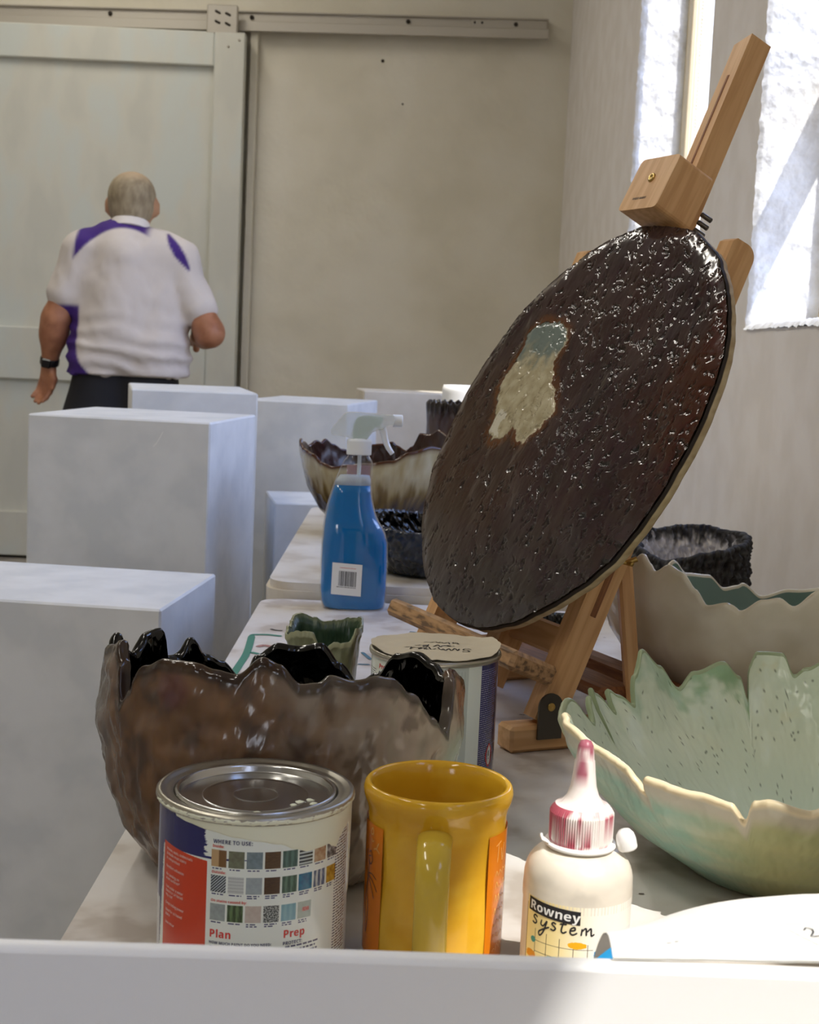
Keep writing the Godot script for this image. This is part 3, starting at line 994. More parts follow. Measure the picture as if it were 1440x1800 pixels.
	var rimf := func(uu: float, v: float) -> Array:
		var a := uu * TAU
		var r: float = edge.call(a)
		var pr := [[1.0, -0.0045], [1.004, -0.006], [1.004, -0.0075], [1.006, -0.0082], [1.005, -0.013], [0.992, -0.0165], [0.92, -0.019], [0.5, -0.019], [0.0, -0.019]]
		var q: Array = pr[int(round(v * 8.0))]
		var h0: float = 0.004 * noise_b.get_noise_2d(cos(a) * r * 6.0, sin(a) * r * 6.0)
		var k := L(196, 178, 142).lerp(L(160, 136, 98), clampf(0.5 + noise_a.get_noise_2d(a * 14, v * 9), 0.0, 1.0))
		if v < 0.3:
			k = L(38, 24, 16)
		return [Vector3(cos(a) * r * q[0], sin(a) * r * q[0], q[1] + h0), k]
	put("clay_rim", grid(320, 8, rimf, true, true), vmat(0.7), t)

# ==================================================================== front of the table
func front_board() -> void:
	var t := thing("foam_board", "white foam board standing upright across the front of the table", "board", Vector3(0.0, TABLE_Y, -0.519))
	var f := func(u: float, v: float) -> Array:
		var x := lerpf(-0.40, 0.42, u)
		var zc := -0.018 * x + 0.05 * x * x
		var pr := [[0.0045, 0.0], [0.0045, 0.1290], [0.0045, 0.1290], [0.0036, 0.1310], [0.0018, 0.1318], [-0.0018, 0.1318], [-0.0036, 0.1310], [-0.0045, 0.1290], [-0.0045, 0.1290], [-0.0045, 0.0]]
		var q: Array = pr[int(round(v * 9.0))]
		return [Vector3(x, q[1], zc + q[0]), Color.WHITE]
	put("sheet", grid(48, 9, f), mats.white_gloss, t)
	# curling printed sheet resting on the board
	var p := thing("paper_sheet", "curling white printed sheet draped over the board beside the squeeze bottle", "paper", Vector3(0, TABLE_Y, 0))
	var place := func(x: float, z: float) -> Vector3:
		var s := clampf((-0.5285 - z) / 0.075, 0.0, 1.6)
		var k := 0.030 * exp(-(x - 0.100) / 0.036) + 0.0022
		return Vector3(x, 0.1336 - k * s * s + 0.0006 * noise_b.get_noise_2d(x * 30, z * 30), z)
	var sheet := func(u: float, v: float) -> Array:
		var x := lerpf(0.089 + 0.006 * v, 0.42, u)
		var z := lerpf(-0.520 - 0.05 * (x - 0.1), -0.606 - 0.02 * (x - 0.1), v)
		return [place.call(x, z), Color.WHITE]
	put("page", grid(60, 24, sheet), mats.paper, p)
	var under := func(u: float, v: float) -> Array:
		var r: Array = sheet.call(u, v)
		return [r[0] - Vector3(0, 0.0007, 0), Color.WHITE]
	put("under_page", grid(60, 24, under, false, true), mats.paper, p)
	var gl := mat(S(176, 176, 178), 0.8)
	var lay := func(x: float, y: float) -> Vector3: return place.call(x, -y) + Vector3(0, 0.0005, 0)
	put("ruled_line", strokes_mesh([[Vector2(0.163, 0.5600), Vector2(0.178, 0.5285)], [Vector2(0.171, 0.5445), Vector2(0.190, 0.549)], [Vector2(0.163, 0.560), Vector2(0.195, 0.568)]], 0.0004, lay), gl, p)
	put("handwriting", strokes_mesh([[Vector2(0.1718, 0.5545), Vector2(0.1735, 0.5575), Vector2(0.1755, 0.5560), Vector2(0.1748, 0.5520), Vector2(0.1730, 0.5478), Vector2(0.1775, 0.5490)], [Vector2(0.1795, 0.5500), Vector2(0.1812, 0.5588)], [Vector2(0.1812, 0.5588), Vector2(0.1850, 0.5600)], [Vector2(0.1803, 0.5545), Vector2(0.1838, 0.5555)]], 0.0007, lay), mats.ink, p)
	put("fine_print", strokes_mesh([[Vector2(0.112, 0.5345), Vector2(0.1145, 0.5352)], [Vector2(0.1155, 0.5358), Vector2(0.1175, 0.5372)]], 0.0008, lay), gl, p)

# a bowl from a wall profile (Vector2 height, radius) and a rim line (angle in degrees, height)
func bowl(t: Node3D, prof: Array, rim: Array, thick: float, bump: Callable, paint_out: Callable, paint_in: Callable, mo: Material, mi: Material, na := 420, nv := 44) -> void:
	var H := PackedFloat32Array()
	for i in na:
		H.append(curve_at(rim, -180.0 + 360.0 * i / na))
	var ang := func(u: float) -> float: return (-180.0 + 360.0 * u)
	var rad := func(h: float, a: float) -> float: return curve_at(prof, h, false)
	var outp := func(u: float, v: float) -> Array:
		var a := deg_to_rad(ang.call(u))
		var top := H[int(round(u * na)) % na]
		var h := 0.0
		var r := 0.0
		var inset := 0.0
		if v < 0.04:
			r = prof[0].y * v / 0.04
		elif v < 0.92:
			h = top * (v - 0.04) / 0.88
			r = rad.call(h, a) + bump.call(a, h)
		else:
			var k := (v - 0.92) / 0.08 * PI
			h = top + thick * 0.5 * sin(k)
			r = rad.call(top, a) + bump.call(a, top) - thick * 0.5 * (1.0 - cos(k))
		return [Vector3(sin(a) * r, h, cos(a) * r), paint_out.call(a, h, h / top, r)]
	put("outer_wall", grid(na, nv, outp, true), mo, t)
	var inp := func(u: float, v: float) -> Array:
		var a := deg_to_rad(ang.call(u))
		var top := H[int(round(u * na)) % na]
		var h := thick
		var r := 0.0
		if v < 0.2:
			r = (prof[0].y - thick) * v / 0.2
		else:
			h = thick + (top - thick) * (v - 0.2) / 0.8
			r = rad.call(h, a) + bump.call(a, h) - thick
		return [Vector3(sin(a) * r, h, cos(a) * r), paint_in.call(a, h, h / top, r)]
	put("inner_wall", grid(na, nv, inp, true, true), mi, t)

func nz(n: FastNoiseLite, a: float, h: float, f: float, fh: float) -> float:   # seamless noise around a bowl
	return n.get_noise_3d(cos(a) * f, h * fh, sin(a) * f)

func brown_bowl() -> void:
	var t := thing("ragged_bowl", "large brown glazed bowl with black interior and torn rim, front left", "bowl", Vector3(-0.076, TABLE_Y, -0.985))
	var rim := pairs([-180, .119, -173, .121, -165, .111, -160, .093, -152, .108, -146, .114, -139, .129, -132, .117, -129, .117, -124.5, .140, -117, .138, -111, .126, -104, .132, -98, .146, -91, .134, -88, .132, -80, .138, -70, .150, -60, .157, -55, .146, -51, .121, -47.5, .132, -42, .148, -34, .155, -23, .156, -16, .153, -10, .151, -2, .163, 3, .159, 9.3, .147, 14, .148, 18, .152, 26, .148, 33, .150, 38, .148, 46, .136, 56, .117, 63.5, .104, 66, .118, 69, .138, 75, .141, 80, .134, 92, .126, 106, .120, 113, .118, 121, .123, 130, .128, 140, .123, 149, .104, 157, .094, 164, .108, 171, .123, 180, .119])
	var prof := pairs([0.0, .080, .004, .092, .03, .112, .06, .123, .10, .1285, .14, .127, .17, .123])
	var bump := func(a: float, h: float) -> float: return 0.0042 * nz(noise_b, a, h, 2.6, 16.0) + 0.0016 * nz(noise_a, a, h, 7.0, 50.0)
	var po := func(a: float, h: float, v: float, _r: float) -> Color:
		var n1 := nz(noise_a, a, h, 2.2, 14.0)
		var n2 := nz(noise_b, a + 2.0, h, 4.5, 30.0)
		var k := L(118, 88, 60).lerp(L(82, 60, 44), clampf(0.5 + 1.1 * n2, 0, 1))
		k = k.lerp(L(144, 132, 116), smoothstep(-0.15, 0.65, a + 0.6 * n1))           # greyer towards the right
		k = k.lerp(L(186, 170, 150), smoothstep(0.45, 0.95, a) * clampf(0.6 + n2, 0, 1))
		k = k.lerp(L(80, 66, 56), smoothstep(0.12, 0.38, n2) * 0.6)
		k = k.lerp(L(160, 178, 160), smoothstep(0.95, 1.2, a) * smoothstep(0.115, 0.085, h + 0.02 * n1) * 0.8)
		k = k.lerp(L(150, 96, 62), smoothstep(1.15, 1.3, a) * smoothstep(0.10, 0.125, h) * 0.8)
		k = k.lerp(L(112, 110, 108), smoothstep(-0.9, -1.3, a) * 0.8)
		k = k.lerp(L(84, 44, 50), smoothstep(0.09, 0.0, Vector2((a + 0.50) * 0.12, h - 0.142).length() * 9.0 - 0.06) * 0.6)
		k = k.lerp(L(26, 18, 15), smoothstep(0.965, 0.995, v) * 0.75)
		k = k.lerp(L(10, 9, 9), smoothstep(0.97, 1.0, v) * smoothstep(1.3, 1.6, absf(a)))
		return k
	var pi := func(a: float, h: float, _v: float, _r: float) -> Color: return L(9, 8, 9)
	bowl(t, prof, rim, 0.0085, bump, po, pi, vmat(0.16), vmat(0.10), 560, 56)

func leaf_bowl() -> void:
	var t := thing("leaf_bowl", "pale green glazed bowl with leaf-like petal rim on the right", "bowl", Vector3(0.298, TABLE_Y, -1.0))
	var rim := pairs([-180, .080, -178, .098, -173, .110, -165, .101, -160, .088, -155, .106, -148.7, .121, -144, .102, -141.7, .080, -138, .088, -135.2, .093, -133.8, .077, -130, .092, -126.6, .098, -125.2, .060, -122, .095, -117.5, .078, -110, .10, -103, .092, -97, .070, -90, .100, -84, .108, -74.5, .107, -66, .098, -56.5, .092, -50.2, .082, -48.8, .094, -39, .090, -30, .088, -27.2, .078, -25, .094, -21.8, .097, -14, .091, -10, .096, 0, .100, 20, .090, 45, .105, 75, .095, 100, .110, 130, .100, 150, .120, 158, .118, 164, .108, 167, .101, 170.2, .117, 177, .117, 179.3, .106, 180, .080])
	var prof := pairs([0.0, .080, .005, .086, .03, .124, .06, .154, .09, .173, .12, .184])
	var bump := func(a: float, h: float) -> float: return 0.004 * nz(noise_b, a, h, 3.2, 12.0) * smoothstep(0.02, 0.08, h) + 0.0009 * nz(noise_a, a, h, 24.0, 90.0) + 0.004 * smoothstep(0.05, 0.1, h) * sin(a * 13.0)
	var po := func(a: float, h: float, v: float, _r: float) -> Color:
		var n1 := nz(noise_a, a, h, 4.0, 70.0)
		var n2 := nz(noise_b, a, h, 2.4, 18.0)
		var k := L(170, 188, 168).lerp(L(138, 180, 164), clampf(0.5 + 1.2 * n1, 0, 1))
		k = k.lerp(L(168, 166, 110), smoothstep(0.075, 0.045, absf(h - 0.042) + 0.03 * n2) * smoothstep(-0.9, -0.35, a) * 0.85)
		k = k.lerp(L(190, 184, 168), smoothstep(0.80, 0.93, v) * 0.8)
		k = k.lerp(L(222, 208, 172), smoothstep(0.965, 0.99, v) * smoothstep(2.0, 1.5, absf(a)))
		k = k.lerp(L(150, 164, 128), smoothstep(0.965, 0.99, v) * smoothstep(1.5, 2.0, absf(a)))
		return k
	var pi := func(a: float, h: float, v: float, _r: float) -> Color:
		var n1 := nz(noise_a, a, h, 3.0, 14.0)
		var n2 := nz(noise_b, a, h, 7.0, 50.0)
		var k := L(204, 216, 194).lerp(L(216, 224, 202), clampf(0.5 + n1, 0, 1))
		k = k.lerp(L(202, 218, 202), smoothstep(0.06, 0.0, h))
		k = k.lerp(L(146, 172, 122), smoothstep(0.80, 0.98, v + 0.22 * n2) * smoothstep(-2.6, -3.0, a) * 0.9)
		k = k.lerp(L(140, 178, 148), smoothstep(0.82, 0.98, v + 0.25 * n2) * smoothstep(-2.2, -2.5, a) * 0.45)
		k = k.lerp(L(222, 234, 222), smoothstep(0.25, 0.55, n1) * 0.6)
		k = k.lerp(L(212, 208, 170), smoothstep(0.30, 0.5, nz(noise_b, a + 1.0, h, 4.0, 26.0)) * 0.7 * smoothstep(0.03, 0.06, h) * smoothstep(2.8, 3.1, absf(a)))
		if noise_a.get_noise_3d(sin(a) * _r * 330.0, h * 330.0, cos(a) * _r * 330.0) > 0.50:
			k = k.lerp(L(58, 70, 50), 0.75)
		return k
	bowl(t, prof, rim, 0.0055, bump, po, pi, vmat(0.34), vmat(0.24), 720, 70)

func pale_bowl() -> void:
	var t := thing("wavy_bowl", "big cream bowl with wavy cut rim and teal interior behind the leaf bowl", "bowl", Vector3(0.40, TABLE_Y, -1.47))
	var rim := pairs([-180, .100, -174.6, .097, -169, .111, -160, .113, -155, .128, -149, .112, -130, .120, -110, .128, -95, .134, -80, .146, -72, .152, -67.7, .157, -62, .163, -57, .171, -54.5, .163, -52.5, .156, -47, .165, -43, .160, -39, .145, -35.5, .131, -29, .136, -27.5, .134, -25.5, .130, -19, .143, -14.7, .146, -10.8, .139, -4, .156, 10, .166, 40, .140, 70, .155, 100, .130, 130, .120, 160, .100, 171, .090, 178, .103, 180, .100])
	var prof := pairs([0.0, .085, .006, .100, .04, .145, .08, .173, .12, .187, .18, .197])
	var bump := func(a: float, h: float) -> float: return 0.003 * nz(noise_b, a, h, 3.0, 14.0)
	var po := func(a: float, h: float, v: float, _r: float) -> Color:
		var n := nz(noise_a, a, h, 4.0, 24.0)
		var k := L(240, 234, 214).lerp(L(226, 218, 194), clampf(0.5 + n, 0, 1))
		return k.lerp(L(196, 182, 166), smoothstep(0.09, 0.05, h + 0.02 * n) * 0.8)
	var pi := func(_a: float, _h: float, _v: float, _r: float) -> Color: return L(122, 150, 142)
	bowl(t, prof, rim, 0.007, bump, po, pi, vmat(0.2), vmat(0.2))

func far_bowl() -> void:
	var t := thing("drip_glaze_bowl", "brown and cream drip-glazed bowl with jagged rim behind the spray bottle", "bowl", Vector3(-0.04, 0.752, -2.62))
	var rim := pairs([-180, .152, -171, .150, -160, .132, -149, .140, -140, .150, -133, .160, -128, .154, -123, .158, -110, .150, -100, .158, -92, .160, -86, .166, -78, .158, -70, .150, -56, .144, -45, .130, -35, .125, -22, .131, -8, .136, 9, .142, 21, .158, 38, .168, 60, .160, 80, .172, 100, .165, 120, .176, 134, .186, 142, .176, 150, .177, 156, .150, 161, .142, 168, .150, 172, .157, 180, .152])
	var prof := pairs([0.0, .060, .005, .070, .04, .108, .08, .132, .12, .144, .18, .153])
	var bump := func(a: float, h: float) -> float: return 0.003 * nz(noise_b, a, h, 4.0, 20.0)
	var po := func(a: float, h: float, v: float, _r: float) -> Color:
		var n := nz(noise_a, a, h, 7.0, 10.0)
		var k := L(190, 180, 150).lerp(L(158, 142, 104), clampf(0.5 + n, 0, 1))
		k = k.lerp(L(104, 82, 30), smoothstep(0.115, 0.075, h + 0.04 * n))
		k = k.lerp(L(44, 26, 16), smoothstep(0.085, 0.045, h + 0.035 * n))
		return k.lerp(L(70, 36, 18), smoothstep(0.95, 0.99, v))
	var pi := func(a: float, h: float, _v: float, _r: float) -> Color: return L(56, 26, 14).lerp(L(36, 18, 12), clampf(0.5 + nz(noise_a, a, h, 3.0, 20.0), 0, 1))
	bowl(t, prof, rim, 0.006, bump, po, pi, vmat(0.2), vmat(0.25), 300, 36)

func back_pots() -> void:
	# crusty black pot by the right wall
	var t := thing("crusty_pot", "rough black crusty pot with whitish inside near the right wall", "pot", Vector3(0.40, TABLE_Y, -1.92))
	var rim := pairs([-180, .128, -150, .122, -130, .128, -100, .118, -80, .105, -60, .098, -40, .094, -20, .100, 0, .108, 20, .112, 50, .118, 80, .126, 100, .128, 130, .126, 155, .130, 180, .128])
	var prof := pairs([0.0, .078, .01, .083, .06, .082, .10, .079, .14, .080])
	var bump := func(a: float, h: float) -> float: return 0.0095 * nz(noise_a, a, h, 9.0, 70.0) + 0.005 * nz(noise_c, a, h, 12.0, 130.0)
	var po := func(a: float, h: float, _v: float, _r: float) -> Color: return L(34, 33, 33).lerp(L(74, 73, 72), clampf(0.2 + 1.6 * nz(noise_a, a, h, 9.0, 90.0), 0, 1))
	var pi := func(a: float, h: float, _v: float, _r: float) -> Color: return L(60, 58, 58).lerp(L(228, 224, 222), smoothstep(0.124, 0.104, h + 0.02 * nz(noise_b, a, h, 5.0, 20.0)))
	bowl(t, prof, rim, 0.010, bump, po, pi, vmat(0.75), vmat(0.7), 360, 70)
	# low glossy dark bowl half behind the platter
	t = thing("low_bowl", "low glossy blue-black bowl half hidden behind the platter", "bowl", Vector3(0.055, 0.752, -2.16))
	var flat_rim := pairs([-180, .078, -120, .085, -60, .076, -20, .07, 30, .082, 90, .08, 140, .074, 180, .078])
	prof = pairs([0.0, .06, .004, .075, .03, .098, .06, .108, .09, .112])
	bump = func(a: float, h: float) -> float: return 0.007 * nz(noise_a, a, h, 10.0, 80.0)
	po = func(a: float, h: float, _v: float, _r: float) -> Color: return L(34, 38, 46).lerp(L(56, 62, 74), clampf(0.5 + nz(noise_a, a, h, 6.0, 40.0), 0, 1))
	pi = func(_a: float, _h: float, _v: float, _r: float) -> Color: return L(10, 9, 10)
	bowl(t, prof, flat_rim, 0.007, bump, po, pi, vmat(0.12), vmat(0.2), 240, 30)
	# small black dish seen under the platter
	t = thing("black_dish", "small black ruffled dish seen below the platter behind the easel", "dish", Vector3(0.20, TABLE_Y, -1.80))
	bump = func(a: float, h: float) -> float: return 0.004 * nz(noise_a, a, h, 9.0, 60.0)
	bowl(t, pairs([0.0, .03, .004, .036, .03, .045]), pairs([-180, .024, -90, .028, 0, .023, 90, .027, 180, .024]), 0.005, bump, pi, pi, vmat(0.3), vmat(0.3), 160, 20)
	# ruffled brown vase
	t = thing("ruffled_vase", "dark brown vase with crimped top behind the platter's upper left edge", "vase", Vector3(0.115, 0.752, -2.86))
	var rr := func(a: float) -> float: return 0.236 + 0.003 * sin(a * 27.0)
	var ruf := []
	for i in 121:
		ruf.append(Vector2(-180.0 + 3.0 * i, rr.call(deg_to_rad(3.0 * i))))
	bump = func(a: float, h: float) -> float: return 0.0022 * sin(a * 27.0) * smoothstep(0.205, 0.236, h) + 0.002 * nz(noise_b, a, h, 4.0, 20.0)
	po = func(a: float, h: float, _v: float, _r: float) -> Color: return L(74, 56, 50).lerp(L(36, 24, 20), smoothstep(0.195, 0.225, h + 0.01 * nz(noise_a, a, h, 5.0, 20.0)))
	pi = func(_a: float, _h: float, _v: float, _r: float) -> Color: return L(30, 20, 16)
	bowl(t, pairs([0.0, .05, .01, .056, .10, .072, .18, .068, .24, .070]), ruf, 0.006, bump, po, pi, vmat(0.25), vmat(0.3), 300, 40)
	# roll of ribbed paper towel
	t = thing("paper_towel_roll", "white ribbed paper towel roll peeking out behind the brown vase", "paper towel", Vector3(0.145, 0.0, -3.22))
	var st := tool_()
	add_box(st, Vector3(0, 0.375, 0), Vector3(0.20, 0.75, 0.20), 0.004)
	t.position.y = 0.75
	var roll := []
	roll.append_array([Vector2(0.0001, 0), Vector2(0.058, 0), Vector2(0.058, 0)])
	for i in 40:
		roll.append(Vector2(0.060 + 0.0014 * (i % 2), 0.004 + i * 0.0064))
	roll.append_array([Vector2(0.058, 0.266), Vector2(0.02, 0.266), Vector2(0.02, 0.266), Vector2(0.02, 0.02), Vector2(0.0001, 0.02)])
	put("roll", lathe(roll, 48), mats.white_gloss, t)
	var tb := thing("side_stool", "white box stool behind the folding table under the paper towel roll", "stool", Vector3(0.145, 0, -3.22))
	put("body", st.commit(), mats.plinth, tb)

# ==================================================================== tins
func swatch(im: Image, x: int, y: int, w: int, h: int, c: Color, c2: Color, kind: String) -> void:
	for j in h:
		for i in w:
			var k := c
			match kind:
				"half": k = c if i < w / 2 else c2
				"lines": k = c if (j / 6) % 2 == 0 else c2
				"thin": k = c2 if j % 11 == 5 else c
				"diag": k = c if ((i + j) / 5) % 2 == 0 else c2
				"vert": k = c.lerp(c2, 0.5 + 0.5 * sin(i * 0.33 + 2.0 * noise_a.get_noise_2d(i * 0.1, j * 0.02)))
				"grain": k = c.lerp(c2, clampf(0.5 + 0.9 * noise_a.get_noise_2d(i * 0.03, j * 0.35), 0, 1))
				"blot": k = c if noise_b.get_noise_2d(i * 0.16, j * 0.16) > 0.0 else c2
				_: k = c.lerp(c2, clampf(0.5 + noise_a.get_noise_2d(i * 0.04, j * 0.04), 0, 1))
			im.set_pixel(x + i, y + j, k)

func micro(im: Image, x: int, y: int, w: int, h: int, c: Color, sd: int, pitch := 9, size := 4) -> void:   # print too small to read
	var rg := RandomNumberGenerator.new()
	rg.seed = sd
	var j := y
	while j + size < y + h:
		var i := x
		var stop := x + int(w * rg.randf_range(0.72, 1.0))
		while i < stop:
			var n := rg.randi_range(6, 22)
			im.fill_rect(Rect2i(i, j, mini(n, stop - i), size), c)
			i += n + 4
		j += pitch

const PX := 6.0                                                     # label pixels per millimetre
func lx(s: float) -> int: return int(1024 + s * PX)               # s: millimetres round the tin from the front

func label_image(second: bool) -> ImageTexture:
	var im := Image.create(2048, 600, false, Image.FORMAT_RGB8)
	im.fill(S(230, 237, 228))
	var blue := S(34, 36, 96)
	# blue field with a brushed right edge
	for y in 600:
		var e := -22.0 + 3.2 * noise_a.get_noise_1d(y * 0.05) + 1.6 * noise_b.get_noise_1d(y * 0.25)
		if y > 120:
			e = -58.0 + 2.0 * noise_a.get_noise_1d(y * 0.2) - (y - 120) * 0.012
		if y > 112 and y < 124:
			e += (124 - y) * 2.6
		im.fill_rect(Rect2i(0, y, lx(e), 1), blue)
		im.fill_rect(Rect2i(lx(122.0), y, 2048 - lx(122.0), 1), blue)
	im.fill_rect(Rect2i(lx(-74), 330, 60, 270), S(206, 208, 210))
	im.fill_rect(Rect2i(lx(-84), 380, 44, 220), S(206, 60, 48))
	if not second:
		# orange panel, leaning upper edge
		for x in range(lx(-57), lx(-20.7)):
			var y0 := 112 + int((x - lx(-57)) * 0.085)
			im.fill_rect(Rect2i(x, y0, 1, 600 - y0), S(204, 62, 20))
		var rows := [86, 172, 268]
		var cs := [
			[[S(190, 158, 112), S(120, 86, 44), "half"], [S(112, 118, 92), S(98, 100, 78), "plain"], [S(122, 140, 146), S(104, 122, 128), "plain"], [S(98, 70, 36), S(68, 46, 24), "grain"], [S(88, 120, 110), S(58, 86, 78), "vert"], [S(190, 200, 196), S(30, 42, 52), "lines"], [S(186, 160, 130), S(150, 110, 80), "plain"], [S(60, 60, 66), S(190, 190, 190), "plain"]],
			[[S(24, 30, 42), S(178, 188, 190), "diag"], [S(194, 200, 196), S(120, 126, 128), "thin"], [S(160, 172, 174), S(150, 162, 164), "plain"], [S(84, 58, 30), S(58, 36, 20), "grain"], [S(92, 124, 104), S(52, 80, 66), "vert"], [S(20, 116, 150), S(12, 90, 128), "plain"], [S(190, 196, 196), S(40, 62, 104), "vert"], [S(200, 160, 60), S(150, 110, 40), "plain"]],
			[[S(156, 168, 164), S(142, 152, 150), "plain"], [S(96, 124, 78), S(46, 66, 38), "vert"], [S(196, 186, 174), S(186, 172, 160), "plain"], [S(176, 182, 176), S(42, 48, 48), "blot"], [S(130, 176, 184), S(112, 160, 172), "vert"], [S(170, 184, 172), S(160, 172, 160), "plain"]]]
		for r in 3:
			for i in cs[r].size():
				var x := lx(-18.2 + i * 9.8)
				swatch(im, x, rows[r], 52, 57, cs[r][i][0], cs[r][i][1], cs[r][i][2])
				micro(im, x + 4, rows[r] + 61, 42, 8, S(50, 54, 100), r * 20 + i, 9, 4)
				if i > 1 and r > 0:
					micro(im, x + 4, rows[r] + 68, 36, 8, S(50, 54, 100), r * 20 + i + 7, 9, 4)
		swatch(im, lx(-18.2 + 5 * 9.8) + 18, 268 + 20, 26, 14, S(176, 70, 66), S(200, 120, 110), "blot")
		micro(im, lx(58), 70, int(17 * PX), 520, S(64, 66, 84), 91, 10, 4)
		micro(im, lx(-18), 412, int(34 * PX), 180, S(56, 58, 96), 92, 13, 6)
		micro(im, lx(24), 412, int(26 * PX), 180, S(56, 58, 96), 93, 13, 6)
	else:
		micro(im, lx(-6), 60, int(24 * PX), 520, S(64, 66, 84), 94, 12, 5)
		micro(im, lx(22), 66, int(30 * PX), 520, S(64, 66, 84), 95, 12, 5)
		im.fill_rect(Rect2i(lx(84), 0, int(24 * PX), 600), S(196, 204, 196))
		for k in 7:
			im.fill_rect(Rect2i(lx(86 + k * 3), 20, 6, 300), S(182, 192, 184))
		micro(im, lx(122.5), 26, int(26 * PX), 560, S(150, 152, 190), 96, 11, 4)
		micro(im, lx(151), 20, int(16 * PX), 380, S(140, 142, 182), 97, 10, 4)
		im.fill_rect(Rect2i(lx(151), 420, 60, 14), S(200, 200, 210))
		im.fill_rect(Rect2i(lx(152), 530, 70, 70), S(236, 236, 236))
	return ImageTexture.create_from_image(im)

func paint_tin(label: String, at: Vector3, turn: float, second: bool) -> Node3D:
	var t := thing("paint_tin", label, "paint tin", at, turn, "")
	var r := 0.0540
	var body := lathe([Vector2(0.0001, 0.002), Vector2(r - 0.002, 0.002), Vector2(r - 0.002, 0.002), Vector2(r + 0.0012, 0.0), Vector2(r + 0.002, 0.0015), Vector2(r + 0.0012, 0.003), Vector2(r, 0.0036), Vector2(r, 0.0036), Vector2(r, 0.1028), Vector2(r, 0.1028)], 128)
	put("body", body, mats.tin, t)
	var img := label_image(second)
	var lm := mat(Color.WHITE, 0.22)
	lm.albedo_texture = img
	lm.clearcoat_enabled = true
	lm.clearcoat = 0.5
	lm.clearcoat_roughness = 0.08
	var lab := func(u: float, v: float) -> Array:
		var a := (u - 0.5) * TAU
		return [Vector3(sin(a) * (r + 0.0003), 0.0036 + 0.0992 * v, cos(a) * (r + 0.0003)), Color.WHITE, Vector2(u, 1.0 - v)]
	put("label", grid(160, 2, lab), lm, t)
	# rolled rim and its gutter
	var rim := [Vector2(r, 0.1026), Vector2(r + 0.0018, 0.1034), Vector2(r + 0.0026, 0.1052), Vector2(r + 0.0024, 0.1072), Vector2(r + 0.0010, 0.1084), Vector2(r - 0.0008, 0.1082), Vector2(r - 0.0022, 0.1070), Vector2(r - 0.0042, 0.1066), Vector2(r - 0.0062, 0.1066), Vector2(r - 0.0072, 0.1058), Vector2(r - 0.0076, 0.1030), Vector2(r - 0.0076, 0.1030), Vector2(r - 0.0100, 0.1026)]
	put("rim", lathe(rim, 128), mats.tin_dull, t)
	var lid := [Vector2(r - 0.0074, 0.1024), Vector2(r - 0.0080, 0.1066), Vector2(r - 0.0086, 0.1076), Vector2(r - 0.0098, 0.1076), Vector2(r - 0.0106, 0.1064), Vector2(r - 0.0110, 0.1036), Vector2(r - 0.0118, 0.1030), Vector2(0.031, 0.1030), Vector2(0.0305, 0.1034), Vector2(0.0295, 0.1034), Vector2(0.029, 0.1030), Vector2(0.0135, 0.1030), Vector2(0.0130, 0.1033), Vector2(0.0122, 0.1033), Vector2(0.0118, 0.1030), Vector2(0.0001, 0.1030)]
	put("lid", lathe(lid, 128), mats.tin, t)
	return t

